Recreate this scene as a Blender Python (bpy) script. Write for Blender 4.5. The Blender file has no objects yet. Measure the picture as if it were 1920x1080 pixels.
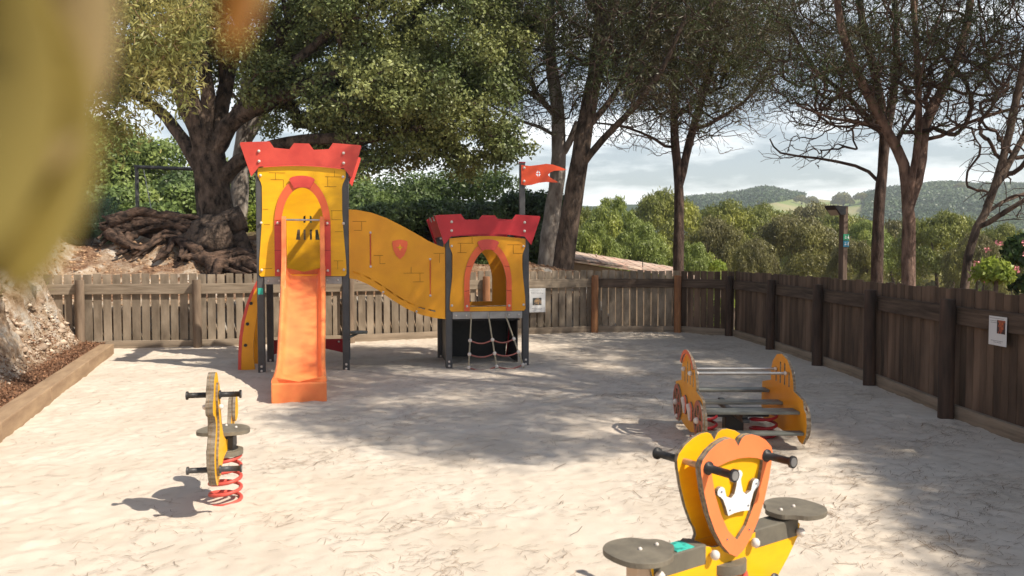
import bpy, math, random
import numpy as np
from mathutils import Vector, Matrix
from mathutils.geometry import tessellate_polygon
PI = math.pi; R = math.radians
rng = np.random.default_rng(7); random.seed(7)
scene = bpy.context.scene; col = scene.collection

# ------------------------------------------------------------------ camera, world, sun
cam_d = bpy.data.cameras.new('camera'); cam = bpy.data.objects.new('camera', cam_d); col.objects.link(cam)
cam.location = (0, 0, 1.6); cam.rotation_euler = (R(90 - 2.48), 0, 0)
cam_d.sensor_width = 36; cam_d.lens = 36 * 1500 / 1920
cam_d.clip_start = 0.01; cam_d.clip_end = 6000
cam_d.dof.use_dof = True; cam_d.dof.focus_distance = 8.5; cam_d.dof.aperture_fstop = 4.2
scene.camera = cam
SX, SY = 0.80, -0.42                      # sun offset per metre of height
SUN_DIR = Vector((SX, SY, 1)).normalized()
elev = math.asin(SUN_DIR.z)
sun_d = bpy.data.lights.new('sun', 'SUN'); sun_d.energy = 5.0; sun_d.angle = R(0.55); sun_d.color = (1, 0.905, 0.77)
sun = bpy.data.objects.new('sun', sun_d); col.objects.link(sun)
sun.rotation_euler = (-SUN_DIR).to_track_quat('-Z', 'Y').to_euler()
w = bpy.data.worlds.new('World'); scene.world = w; w.use_nodes = True
nt = w.node_tree; N = nt.nodes; L = nt.links; N.clear()
sky = N.new('ShaderNodeTexSky'); sky.sky_type = 'NISHITA'; sky.sun_disc = False
sky.sun_elevation = elev; sky.sun_rotation = math.atan2(SUN_DIR.x, SUN_DIR.y)
sky.air_density = 1.15; sky.dust_density = 0.8; sky.ozone_density = 1.8
tc = N.new('ShaderNodeTexCoord'); mp = N.new('ShaderNodeMapping'); mp.inputs['Scale'].default_value = (1.6, 1.6, 6.5)
mp.inputs['Location'].default_value = (0.35, 0.2, 0.1)
no = N.new('ShaderNodeTexNoise'); no.inputs['Scale'].default_value = 2.2; no.inputs['Detail'].default_value = 8; no.inputs['Roughness'].default_value = 0.55
cr = N.new('ShaderNodeValToRGB'); cr.color_ramp.elements[0].position = 0.45; cr.color_ramp.elements[1].position = 0.68
cr.color_ramp.elements[0].color = (0.14, 0.14, 0.14, 1); cr.color_ramp.elements[1].color = (0.9, 0.9, 0.9, 1)
mx = N.new('ShaderNodeMix'); mx.data_type = 'RGBA'; mx.inputs[7].default_value = (23.0, 23.0, 22.6, 1)
bg = N.new('ShaderNodeBackground'); bg.inputs['Strength'].default_value = 0.078; out = N.new('ShaderNodeOutputWorld')
L.new(tc.outputs['Generated'], mp.inputs[0]); L.new(mp.outputs[0], no.inputs['Vector']); L.new(no.outputs[0], cr.inputs[0])
sz = N.new('ShaderNodeSeparateXYZ'); hr = N.new('ShaderNodeMapRange'); hr.inputs[1].default_value = .16; hr.inputs[2].default_value = .45; hr.inputs[3].default_value = 1.0; hr.inputs[4].default_value = .20
ml = N.new('ShaderNodeMath'); ml.operation = 'MULTIPLY'; L.new(tc.outputs['Generated'], sz.inputs[0]); L.new(sz.outputs[2], hr.inputs[0]); L.new(hr.outputs[0], ml.inputs[0]); L.new(cr.outputs[0], ml.inputs[1])
L.new(ml.outputs[0], mx.inputs[0]); L.new(sky.outputs[0], mx.inputs[6]); L.new(mx.outputs[2], bg.inputs[0]); L.new(bg.outputs[0], out.inputs[0])
vs = scene.view_settings; vs.view_transform = 'Standard'; vs.look = 'None'; vs.exposure = 0.36; vs.gamma = 1; vs.use_curve_mapping = False

# ------------------------------------------------------------------ helpers
def tag(o, label=None, cat=None, group=None, kind=None):
    if label: o['label'] = label
    if cat: o['category'] = cat
    if group: o['group'] = group
    if kind: o['kind'] = kind
    return o
def thing(name, label, cat, loc=(0, 0, 0), rz=0, group=None):
    o = bpy.data.objects.new(name, None); o.empty_display_size = 0.2; col.objects.link(o)
    o.location = loc; o.rotation_euler = (0, 0, rz); tag(o, label, cat, group); return o
def arc(cx, cz, r, a0, a1, n, rz=None):
    rz = rz or r
    return [(cx + r * math.cos(R(a0 + (a1 - a0) * i / n)), cz + rz * math.sin(R(a0 + (a1 - a0) * i / n))) for i in range(n + 1)]
def smooth(pts, it=2):                     # Chaikin on a closed outline
    for _ in range(it):
        q = []
        for i in range(len(pts)):
            a, b = pts[i], pts[(i + 1) % len(pts)]
            q.append((a[0] * .75 + b[0] * .25, a[1] * .75 + b[1] * .25)); q.append((a[0] * .25 + b[0] * .75, a[1] * .25 + b[1] * .75))
        pts = q
    return pts
class MB:
    def __init__(s): s.v = []; s.f = []; s.m = []; s.smooth = []
    def add(s, vs, fs, mi=0, sm=False):
        b = len(s.v); s.v += [tuple(p) for p in vs]
        for f in fs: s.f.append([b + i for i in f]); s.m.append(mi); s.smooth.append(sm)
    def box(s, c, d, mi=0, rot=None):
        x, y, z = d[0] / 2, d[1] / 2, d[2] / 2
        vs = [Vector((a * x, b * y, e * z)) for a in (-1, 1) for b in (-1, 1) for e in (-1, 1)]
        if rot: vs = [rot @ p for p in vs]
        vs = [p + Vector(c) for p in vs]
        s.add(vs, [(0, 1, 3, 2), (4, 6, 7, 5), (0, 4, 5, 1), (2, 3, 7, 6), (0, 2, 6, 4), (1, 5, 7, 3)], mi); return s
    def prism(s, poly, t0, t1, mf=0, ms=0, holes=(), f=None):
        f = f or (lambda a, b, t: (a, t, b))
        loops = [list(poly)] + [list(h) for h in holes]
        flat = [p for l in loops for p in l]; n = len(flat)
        tris = tessellate_polygon([[Vector((p[0], p[1], 0)) for p in l] for l in loops])
        vs = [f(p[0], p[1], t0) for p in flat] + [f(p[0], p[1], t1) for p in flat]
        b = len(s.v); s.v += vs
        for t in tris:
            s.f.append([b + i for i in t]); s.m.append(mf); s.smooth.append(False)
            s.f.append([b + n + i for i in reversed(t)]); s.m.append(mf); s.smooth.append(False)
        k = 0
        for l in loops:
            m = len(l)
            for i in range(m):
                j = (i + 1) % m
                s.f.append([b + k + i, b + k + j, b + n + k + j, b + n + k + i]); s.m.append(ms); s.smooth.append(False)
            k += m
        return s
    def tube(s, pts, r, n=8, mi=0, caps=True, sm=True):
        pts = [Vector(p) for p in pts]; rs = r if hasattr(r, '__len__') else [r] * len(pts)
        vs = []; a = None
        for i, p in enumerate(pts):
            d = (pts[min(i + 1, len(pts) - 1)] - pts[max(i - 1, 0)]).normalized()
            if a is None: a = d.orthogonal().normalized()
            a = (a - d * a.dot(d)); a = a.normalized() if a.length > 1e-6 else d.orthogonal().normalized()
            b = d.cross(a)
            for k in range(n):
                t = 2 * PI * k / n; vs.append(p + (a * math.cos(t) + b * math.sin(t)) * rs[i])
        fs = []
        for i in range(len(pts) - 1):
            for k in range(n): fs.append((i * n + k, i * n + (k + 1) % n, (i + 1) * n + (k + 1) % n, (i + 1) * n + k))
        s.add(vs, fs, mi, sm)
        if caps: s.add(vs[:n], [tuple(reversed(range(n)))], mi); s.add(vs[-n:], [tuple(range(n))], mi)
        return s
    def build(s, name, mats, parent=None, bevel=0, loc=None, rot=None):
        me = bpy.data.meshes.new(name); me.from_pydata(s.v, [], s.f)
        for m in (mats if isinstance(mats, (list, tuple)) else [mats]): me.materials.append(m)
        me.polygons.foreach_set('material_index', s.m); me.polygons.foreach_set('use_smooth', s.smooth); me.update()
        import bmesh
        bm = bmesh.new(); bm.from_mesh(me); bmesh.ops.recalc_face_normals(bm, faces=bm.faces); bm.to_mesh(me); bm.free()
        o = bpy.data.objects.new(name, me); col.objects.link(o)
        if parent: o.parent = parent
        if loc: o.location = loc
        if rot: o.rotation_euler = rot
        if bevel:
            b = o.modifiers.new('bevel', 'BEVEL'); b.width = bevel; b.segments = 2; b.limit_method = 'ANGLE'; b.angle_limit = R(50)
        return o
def big(name, V, F, mats, parent=None, smooth=False):          # numpy quads (N,4)
    me = bpy.data.meshes.new(name); V = np.asarray(V, np.float32); F = np.asarray(F, np.int32)
    k = F.shape[1]
    me.vertices.add(len(V)); me.vertices.foreach_set('co', V.ravel())
    me.loops.add(F.size); me.loops.foreach_set('vertex_index', F.ravel())
    me.polygons.add(len(F)); me.polygons.foreach_set('loop_start', np.arange(0, F.size, k, dtype=np.int32))
    me.polygons.foreach_set('loop_total', np.full(len(F), k, np.int32))
    if smooth: me.polygons.foreach_set('use_smooth', np.ones(len(F), bool))
    me.materials.append(mats); me.update(calc_edges=True); me.validate()
    o = bpy.data.objects.new(name, me); col.objects.link(o)
    if parent: o.parent = parent
    return o
def clone(o, parent=None):
    c = o.copy(); col.objects.link(c); c.parent = parent
    for ch in [x for x in o.children]: clone(ch, c)
    return c
def sstep(a, b, x):
    t = np.clip((x - a) / (b - a), 0, 1); return t * t * (3 - 2 * t)
_perm = np.random.default_rng(3).random((64, 64, 8))
def vnoise(x, y, s, k=0):                  # tiling value noise, -1..1
    x = np.asarray(x) / s; y = np.asarray(y) / s
    xi = np.floor(x).astype(int); yi = np.floor(y).astype(int); fx = x - xi; fy = y - yi
    fx = fx * fx * (3 - 2 * fx); fy = fy * fy * (3 - 2 * fy); P = _perm[:, :, k]
    a = P[xi % 64, yi % 64]; b = P[(xi + 1) % 64, yi % 64]; c = P[xi % 64, (yi + 1) % 64]; d = P[(xi + 1) % 64, (yi + 1) % 64]
    return ((a * (1 - fx) + b * fx) * (1 - fy) + (c * (1 - fx) + d * fx) * fy) * 2 - 1
def leaves(P, ln, wd, rg, droop=0.0, up=0.0, out_c=None, var=0.35):
    n = len(P); d = rg.normal(size=(n, 3))
    if out_c is not None: d += (P - out_c) / (np.linalg.norm(P - out_c, axis=1, keepdims=True) + 1e-6) * 0.7
    d[:, 2] += up - droop; d /= np.linalg.norm(d, axis=1, keepdims=True)
    s = np.cross(d, rg.normal(size=(n, 3))); s /= np.linalg.norm(s, axis=1, keepdims=True)
    l = (ln * (1 + var * rg.uniform(-1, 1, n)))[:, None]; ww = (wd * (1 + var * rg.uniform(-1, 1, n)))[:, None]
    m = P + d * l * .45; V = np.stack([P, m + s * ww * .5, P + d * l, m - s * ww * .5], 1).reshape(-1, 3)
    return V, np.arange(4 * n).reshape(n, 4)
def nleaves(P, Nn, ln, wd, rg, jit=.55, var=.35):              # leaves whose faces look roughly along Nn
    n = len(P); nn = Nn + rg.normal(size=(n, 3)) * jit; nn /= np.linalg.norm(nn, axis=1, keepdims=True); d = np.cross(nn, rg.normal(size=(n, 3))); d /= np.linalg.norm(d, axis=1, keepdims=True); s = np.cross(nn, d)
    l = (ln * (1 + var * rg.uniform(-1, 1, n)))[:, None]; ww = (wd * (1 + var * rg.uniform(-1, 1, n)))[:, None]
    m = P + d * l * .45; V = np.stack([P, m + s * ww * .5, P + d * l, m - s * ww * .5], 1).reshape(-1, 3)
    return V, np.arange(4 * n).reshape(n, 4)

# ------------------------------------------------------------------ materials
def mat(name, c1, c2=None, rough=0.6, scale=(4, 4, 4), det=4, bump=0.0, bscale=None, ramp=(0.35, 0.65), c3=None, island=0.0, spec=0.3, metal=0, coord='Object', dist=0.01, hue2=None):
    m = bpy.data.materials.new(name); m.use_nodes = True; t = m.node_tree; n = t.nodes; l = t.links
    b = n['Principled BSDF']; b.inputs['Roughness'].default_value = rough; b.inputs['Specular IOR Level'].default_value = spec; b.inputs['Metallic'].default_value = metal
    tc = n.new('ShaderNodeTexCoord'); mp = n.new('ShaderNodeMapping'); mp.inputs['Scale'].default_value = scale
    l.new(tc.outputs[coord], mp.inputs[0])
    no = n.new('ShaderNodeTexNoise'); no.inputs['Scale'].default_value = 1; no.inputs['Detail'].default_value = det; no.inputs['Roughness'].default_value = 0.62
    l.new(mp.outputs[0], no.inputs['Vector'])
    cr = n.new('ShaderNodeValToRGB'); e = cr.color_ramp.elements; e[0].position, e[1].position = ramp
    e[0].color = (*(c2 or c1), 1); e[1].color = (*c1, 1)
    if c3: x = e.new(0.5 * (ramp[0] + ramp[1])); x.color = (*c3, 1)
    l.new(no.outputs[0], cr.inputs[0]); last = cr.outputs[0]
    if island:
        g = n.new('ShaderNodeNewGeometry'); h = n.new('ShaderNodeHueSaturation')
        mr = n.new('ShaderNodeMapRange'); mr.inputs[3].default_value = 1 - island; mr.inputs[4].default_value = 1 + island
        l.new(g.outputs['Random Per Island'], mr.inputs[0]); l.new(mr.outputs[0], h.inputs['Value']); l.new(last, h.inputs['Color']); last = h.outputs[0]
    l.new(last, b.inputs['Base Color'])
    if bump:
        m2 = n.new('ShaderNodeMapping'); m2.inputs['Scale'].default_value = bscale or scale; l.new(tc.outputs[coord], m2.inputs[0])
        n2 = n.new('ShaderNodeTexNoise'); n2.inputs['Scale'].default_value = 1; n2.inputs['Detail'].default_value = 6; n2.inputs['Roughness'].default_value = 0.65
        l.new(m2.outputs[0], n2.inputs['Vector'])
        bp = n.new('ShaderNodeBump'); bp.inputs['Strength'].default_value = bump; bp.inputs['Distance'].default_value = dist
        l.new(n2.outputs[0], bp.inputs['Height']); l.new(bp.outputs[0], b.inputs['Normal'])
    return m
def leafmat(name, c1, c2, trans=0.35, island=0.35, scale=1.2, tc1=None):
    m = bpy.data.materials.new(name); m.use_nodes = True; t = m.node_tree; n = t.nodes; l = t.links
    b = n['Principled BSDF']; b.inputs['Roughness'].default_value = 0.45; b.inputs['Specular IOR Level'].default_value = 0.35
    tc = n.new('ShaderNodeTexCoord'); no = n.new('ShaderNodeTexNoise'); no.inputs['Scale'].default_value = scale; no.inputs['Detail'].default_value = 2
    l.new(tc.outputs['Object'], no.inputs['Vector'])
    cr = n.new('ShaderNodeValToRGB'); e = cr.color_ramp.elements; e[0].position, e[1].position = .38, .62; e[0].color = (*c2, 1); e[1].color = (*c1, 1)
    l.new(no.outputs[0], cr.inputs[0])
    g = n.new('ShaderNodeNewGeometry'); h = n.new('ShaderNodeHueSaturation'); mr = n.new('ShaderNodeMapRange')
    mr.inputs[3].default_value = 1 - island; mr.inputs[4].default_value = 1 + island
    l.new(g.outputs['Random Per Island'], mr.inputs[0]); l.new(mr.outputs[0], h.inputs['Value']); l.new(cr.outputs[0], h.inputs['Color'])
    l.new(h.outputs[0], b.inputs['Base Color'])
    tr = n.new('ShaderNodeBsdfTranslucent'); l.new(h.outputs[0], tr.inputs['Color'])
    ms = n.new('ShaderNodeMixShader'); ms.inputs[0].default_value = trans
    l.new(b.outputs[0], ms.inputs[1]); l.new(tr.outputs[0], ms.inputs[2]); l.new(ms.outputs[0], n['Material Output'].inputs['Surface'])
    return m
YEL = mat('yellow_board', (.92, .49, .010), (.80, .40, .012), .38, (3, 3, 9), bump=.08, bscale=(250, 250, 250), dist=.001)
ORG = mat('amber_shaded_yellow_board', (.86, .375, .018), (.78, .32, .018), .42, (3, 3, 3), bump=.08, bscale=(250, 250, 250), dist=.001)  # on small castle and bridge: the yellow boards with shade put into the colour
RED = mat('red_board', (.72, .095, .068), (.58, .062, .05), .38, (3, 3, 3))
CRD = mat('shaded_red_board', (.60, .040, .050), (.50, .03, .04), .38, (3, 3, 3))  # same red as the tower crown, darkened to carry the small castle's shade
DRED = mat('dark_red_board', (.30, .01, .02), (.24, .01, .015), .4, (3, 3, 3))
COR = mat('coral_board', (.84, .15, .055), (.78, .13, .05), .4, (3, 3, 3))
SHO = mat('orange_board', (.88, .24, .085), (.84, .215, .075), .4, (5, 5, 5), bump=.08, bscale=(250, 250, 250), dist=.001)
SLD = mat('slide_plastic', (.93, .31, .10), (.83, .195, .07), .30, (3, 3, 4), bump=.05, bscale=(90, 90, 90), dist=.001, ramp=(.3, .7))
EDGE = mat('board_edge', (.30, .25, .19), (.12, .09, .06), .8, (12, 60, 60), bump=.4, bscale=(20, 300, 20), dist=.002)
LINE = mat('engraved_line', (.30, .14, .01), (.22, .10, .01), .8)
CAP = mat('white_cap', (.78, .72, .66), (.62, .55, .48), .35, (30, 30, 30))
WHT = mat('white_board', (.80, .80, .79), (.76, .76, .75), .4)
DARK = mat('dark_metal', (.055, .055, .058), (.04, .04, .042), .45, (8, 8, 8), spec=.4)
POST = mat('post_coating', (.10, .098, .098), (.075, .073, .074), .5, (5, 5, 5))
BLK = mat('black_rubber', (.022, .022, .024), (.03, .028, .028), .45, (20, 20, 20))
SILV = mat('galvanised', (.55, .54, .52), (.42, .41, .40), .35, (10, 10, 10), metal=.7)
GALV = mat('zinc_beam', (.42, .40, .37), (.33, .31, .29), .5, (10, 10, 10))
SPR = mat('spring_red', (.66, .10, .075), (.50, .08, .06), .45, (18, 18, 18), bump=.1)
SPD = mat('spring_dark_red', (.38, .02, .03), (.30, .02, .025), .45, (18, 18, 18))
SEAT = mat('seat_grey', (.215, .19, .145), (.13, .115, .09), .62, (9, 9, 9), det=8, bump=.25, bscale=(60, 60, 60), dist=.002)
PLK = mat('plank_grey', (.19, .20, .18), (.10, .105, .095), .5, (4, 20, 20), bump=.2, dist=.002)
ROPE = mat('cream_rope', (.48, .42, .30), (.30, .26, .18), .9, (80, 80, 80), bump=.5, dist=.003)
RROP = mat('red_rope', (.42, .17, .14), (.32, .11, .09), .9, (80, 80, 80), bump=.5, dist=.003)
FLG = mat('flag_board', (.80, .10, .035), (.74, .085, .03), .4)
TEAL = mat('teal_sticker', (.03, .40, .30), (.04, .46, .36), .3)
WG = mat('weathered_wood', (.34, .275, .205), (.13, .10, .07), .85, (5, 5, 2), det=8, bump=.5, bscale=(60, 60, 3), island=.22, dist=.004, ramp=(.3, .7))
WGH = mat('weathered_rail', (.36, .29, .215), (.17, .13, .09), .85, (2, 5, 22), det=8, bump=.5, bscale=(3, 60, 70), island=.15, dist=.004, ramp=(.3, .7))
WD = mat('dark_fence_wood', (.19, .125, .085), (.055, .036, .025), .85, (7, 7, 1.2), det=8, bump=.5, bscale=(60, 60, 3), island=.4, dist=.004, ramp=(.3, .7))
WDH = mat('dark_rail_wood', (.15, .105, .075), (.045, .03, .022), .85, (1.2, 5, 20), det=8, bump=.5, bscale=(3, 60, 70), island=.15, dist=.004)
WPL = mat('plinth_wood', (.34, .27, .20), (.18, .14, .10), .85, (1.5, 5, 18), det=8, bump=.4, bscale=(3, 60, 70), dist=.004)
WPG = mat('grey_post_wood', (.27, .20, .14), (.12, .085, .06), .8, (9, 9, 1.2), det=8, bump=.6, bscale=(50, 50, 3), dist=.006)
WPB = mat('brown_post_wood', (.42, .20, .09), (.20, .09, .045), .8, (9, 9, 1.2), det=8, bump=.6, bscale=(50, 50, 3), dist=.006)
WPD = mat('dark_post_wood', (.11, .065, .045), (.035, .024, .018), .75, (9, 9, 1.2), det=8, bump=.6, bscale=(50, 50, 3), dist=.006)
SLP = mat('sleeper_wood', (.44, .31, .19), (.26, .17, .105), .8, (10, 1.4, 10), det=8, bump=.5, bscale=(60, 3, 60), island=.12, dist=.004, ramp=(.3, .7))
# ------------------------------------------------------------------ setting: terrain, sand, hills
FP = [(-7.56, 12.87), (-7.0, 13.0), (-5.2, 13.2), (-2.85, 14.0), (-.5, 15.0), (1.63, 15.8), (3.3, 15.7), (4.16, 15.0), (4.2, 12.97), (4.24, 11.06), (4.23, 9.4), (4.10, 7.5), (4.12, 5.6), (4.1, 3.7), (4.05, 1.8), (4.0, -.1), (4.0, -2)]
FP = [(x_ + (.085 if i_ >= 8 else 0), y_) for i_, (x_, y_) in enumerate(FP)]
def xs(y): return -2.04 - .338 * y         # inner edge of the sleeper kerb
def yb(x): return np.interp(x, [p[0] for p in FP[:7]], [p[1] for p in FP[:7]])
def terrain(x, y):
    x = np.asarray(x, float); y = np.asarray(y, float)
    dl = xs(np.clip(y, -3, 16)) - .16 - x
    left = .12 + .10 * np.clip(dl, 0, .6) + 1.9 * sstep(.35, 1.6, dl) + .35 * sstep(1.6, 5, dl)
    rough = vnoise(x, y, 1.1) * .20 + (.4 - np.abs(vnoise(x, y, .62, 1))) * .38 + (.4 - np.abs(vnoise(x, y, .33, 2))) * .22
    left = np.where(dl > 0, left + rough * .35 * sstep(.3, 1.2, dl), -.09)
    db = y - yb(x) - .06
    hi = .05 + .75 * sstep(0, .35, db) + .95 * sstep(.3, 2.6, db) * (1 - sstep(-3.2, -.8, x)) + .45 * sstep(.2, 1.2, db) * sstep(-3.2, -.8, x) + .5 * sstep(3, 9, db) * (1 - sstep(-3, 0, x)) + rough * .5 * sstep(.1, .6, db)
    lo = -.1 - .5 * sstep(0, 2, db) - 2.2 * sstep(1.5, 16, db)
    k = sstep(1.3, 2.6, x)
    back = np.where(db > 0, hi * (1 - k) + lo * k, -.09)
    dr = x - 4.25
    right = -.1 - .6 * sstep(0, 2.5, dr) - 2 * sstep(2, 25, dr)
    h = np.where(db > 0, back, np.where(dl > 0, left, -.09))
    h = np.where((db > 0) & (dl > 0), np.maximum(hi, np.minimum(left, 2.35)), h)
    h = np.where((dr > 0), np.minimum(right, lo * (db > 0) + right * (db <= 0)), h)
    far = sstep(28, 90, y); az = x / np.maximum(y, 1)
    base = -2.6 - 3.5 * far
    h = h * (1 - sstep(18, 34, y)) + sstep(18, 34, y) * np.where(az < -.12, 2.6 + .06 * np.minimum(y - 34, 50) * (az < -.1), base)
    # hills, written as ridge heights along each bearing
    D = y
    r1 = np.interp(az, [-1, -.2, .10, .20, .265, .315, .345, .385, .42, .5, .62, .75, 1.2], [58, 48, 41, 45, 47, 53.5, 50, 46, 45, 52, 53, 50, 60])
    r2 = np.interp(az, [-1, .3, .40, .44, .47, .55, .62, .75, 1.2], [0, 0, 0, 16, 30, 34, 34, 30, 40])
    hill = (r1 + 6) * sstep(230, 700, D) + r2 * .12 * sstep(180, 420, D)
    return h + hill + (vnoise(x, y, 40, 3) * 1.5 + vnoise(x, y, 14, 4) * 1.2) * sstep(120, 400, D)
def axis(segs):
    o = []
    for a, b, st in segs: o += list(np.arange(a, b, st))
    return np.array(o + [segs[-1][1]])
def geo(a, b, s, g=1.06):
    o = []
    while a < b: o.append(a); a += s; s *= g
    return o
xp = list(np.arange(-13, -9, .11)) + list(np.arange(-9, -2.5, .06)) + list(np.arange(-2.5, 9, .12)) + geo(9, 1500, .2, 1.055); xn = [-13 - v for v in geo(.2, 900, .25, 1.06)][::-1]
X = np.array(xn + xp); Y = np.array(list(np.arange(-6, 4, .15)) + list(np.arange(4, 16.5, .07)) + list(np.arange(16.5, 19, .11)) + geo(19, 1400, .2, 1.035))
gx, gy = np.meshgrid(X, Y); gz = terrain(gx, gy); nx, ny = len(X), len(Y)
dl_ = xs(np.clip(gy, -3, 16)) - .16 - gx; ms = sstep(.45, .9, dl_) * (1 - sstep(2.6, 4, dl_)) * (1 - sstep(12.4, 12.8, gy))
lg = gz * 3.2 + vnoise(gx, gy, .8, 5) * .8
wx = (vnoise(gy, gz * 1.8, .60, 0) * .16 + (.4 - np.abs(vnoise(gy * .8 + 5, gz * 2.2, .33, 1))) * .26 + vnoise(gy, gz * 1.6 + 3, .15, 2) * .07) * ms
V = np.stack([gx + wx, gy + ms * vnoise(gx * 2, gz + gy, .35, 6) * .08, gz + ms * .05 * np.sin(lg * 4)], -1).reshape(-1, 3); ii = np.arange(nx * ny).reshape(ny, nx)
F = np.stack([ii[:-1, :-1], ii[:-1, 1:], ii[1:, 1:], ii[1:, :-1]], -1).reshape(-1, 4)
def ground_mat():
    m = bpy.data.materials.new('earth'); m.use_nodes = True; t = m.node_tree; n = t.nodes; l = t.links; b = n['Principled BSDF']
    b.inputs['Roughness'].default_value = .95; b.inputs['Specular IOR Level'].default_value = .1
    g = n.new('ShaderNodeNewGeometry')
    def noise(s, d=6, r=.6):
        q = n.new('ShaderNodeTexNoise'); q.inputs['Scale'].default_value = s; q.inputs['Detail'].default_value = d; q.inputs['Roughness'].default_value = r
        l.new(g.outputs['Position'], q.inputs['Vector']); return q.outputs[0]
    def ramp(s, els):
        c = n.new('ShaderNodeValToRGB'); e = c.color_ramp.elements; e[0].position, e[0].color = els[0][0], (*els[0][1], 1); e[1].position, e[1].color = els[-1][0], (*els[-1][1], 1)
        for p, k in els[1:-1]: z = e.new(p); z.color = (*k, 1)
        l.new(s, c.inputs[0]); return c.outputs[0]
    def mixc(f, a, bb):
        x = n.new('ShaderNodeMix'); x.data_type = 'RGBA'; l.new(f, x.inputs[0]); l.new(a, x.inputs[6]); l.new(bb, x.inputs[7]); return x.outputs[2]
    def rng_(v, a, bb, c=0, d=1):
        x = n.new('ShaderNodeMapRange'); x.inputs[1].default_value = a; x.inputs[2].default_value = bb; x.inputs[3].default_value = c; x.inputs[4].default_value = d; l.new(v, x.inputs[0]); return x.outputs[0]
    sp = n.new('ShaderNodeSeparateXYZ'); l.new(g.outputs['Position'], sp.inputs[0])
    rock = ramp(noise(2.6, 12, .78), [(.34, (.12, .065, .035)), (.45, (.42, .29, .19)), (.53, (.56, .45, .34)), (.60, (.68, .63, .56)), (.68, (.48, .42, .35))])
    dirt = ramp(noise(16, 8, .7), [(.3, (.09, .045, .025)), (.5, (.23, .125, .075)), (.7, (.38, .25, .16))])
    sn = n.new('ShaderNodeSeparateXYZ'); l.new(g.outputs['Normal'], sn.inputs[0])
    near = mixc(rng_(sn.outputs[2], .93, .80), dirt, rock)
    grass = ramp(noise(1.3, 6, .6), [(.35, (.16, .10, .06)), (.5, (.17, .13, .06)), (.65, (.09, .12, .035))])
    fieldc = ramp(noise(.03, 3), [(.4, (.20, .26, .08)), (.6, (.34, .31, .16))])
    forest = ramp(noise(.11, 8, .75), [(.35, (.018, .035, .016)), (.5, (.04, .068, .028)), (.65, (.075, .11, .04))])
    def mth(op, a, bb, cc=None):
        x = n.new('ShaderNodeMath'); x.operation = op
        for i_, v_ in enumerate((a, bb, cc)):
            if v_ is None: continue
            if isinstance(v_, (int, float)): x.inputs[i_].default_value = v_
            else: l.new(v_, x.inputs[i_])
        return x.outputs[0]
    az_ = mth('DIVIDE', sp.outputs[0], sp.outputs[1]); el_ = mth('DIVIDE', mth('SUBTRACT', sp.outputs[2], 1.6), sp.outputs[1])
    up_ = rng_(az_, .30, .385, .058, .074)
    fy = n.new('ShaderNodeMath'); fy.operation = 'MULTIPLY'
    l.new(mth('MULTIPLY', rng_(az_, .300, .306), rng_(az_, .440, .434)), fy.inputs[0]); l.new(mth('LESS_THAN', el_, up_), fy.inputs[1])
    farc = mixc(fy.outputs[0], forest, fieldc)
    mid = mixc(rng_(sp.outputs[1], 140, 200), grass, farc)
    fin = mixc(rng_(sp.outputs[1], 17, 21), near, mid)
    l.new(fin, b.inputs['Base Color'])
    bp = n.new('ShaderNodeBump'); bp.inputs['Strength'].default_value = .9; bp.inputs['Distance'].default_value = .10; l.new(noise(7, 10, .75), bp.inputs['Height']); l.new(bp.outputs[0], b.inputs['Normal'])
    return m
tag(big('terrain', V, F, ground_mat(), smooth=True), kind='structure')

# sand sheet
st = .024; X = np.arange(-8.1, 4.42, st); Y = np.arange(-1, 16, st)
gx, gy = np.meshgrid(X, Y)
def sandz(x, y):
    f = np.abs(vnoise(x, y, .17, 1)); fr = sstep(.8, 0, np.minimum(np.abs(4.15 - x), np.abs(yb(x) - y)))
    z = vnoise(x, y, 1.3, 0) * .008 + vnoise(x + 3, y, .42, 2) * .005 + (f - .4) * .003 + vnoise(x, y, .085, 3) * .0042 + vnoise(x, y, .048, 5) * .0035 + fr * .03
    return z + .015
_pr = np.random.default_rng(17); PX = np.arange(-8.2, 4.5, .02); PY = np.arange(-1.2, 16.2, .02); PIT = np.zeros((len(PY), len(PX)), np.float32)
for k in range(5200):                       # scuffs and footprints
    cx, cy = _pr.uniform(-8, 4.3), _pr.uniform(-1, 16); a = _pr.uniform(0, PI); big_ = _pr.random() < .35; ra, rb = (.13, .055) if big_ else (_pr.uniform(.03, .07), _pr.uniform(.02, .05)); dp = _pr.uniform(.003, .007) * (1.2 if big_ else .8)
    i0, j0 = int((cx + 8.2) / .02), int((cy + 1.2) / .02); h = 12; sl = (slice(max(0, j0 - h), j0 + h), slice(max(0, i0 - h), i0 + h)); xx, yy = np.meshgrid(PX[sl[1]], PY[sl[0]])
    u = ((xx - cx) * math.cos(a) + (yy - cy) * math.sin(a)) / ra; v = (-(xx - cx) * math.sin(a) + (yy - cy) * math.cos(a)) / rb; q = u * u + v * v
    PIT[sl] += (-dp * np.exp(-q * 1.1) + .55 * dp * np.exp(-(np.sqrt(q) - 1.5) ** 2 * 4)).astype(np.float32)
def sandz(x, y, base=sandz):
    i = np.clip(((np.asarray(x) + 8.2) / .02).round().astype(int), 0, len(PX) - 1); j = np.clip(((np.asarray(y) + 1.2) / .02).round().astype(int), 0, len(PY) - 1)
    return base(x, y) + PIT[j, i]
gz = sandz(gx, gy)
poly = [(-9.3, 12.6)] + FP[:]
def fencex(y):                              # inner x of the right fence
    return np.interp(y, [-2, 1.8, 3.7, 5.6, 7.5, 9.4, 11.06, 12.97, 15.0], [4.08, 4.13, 4.18, 4.2, 4.18, 4.31, 4.32, 4.28, 4.16])
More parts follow.
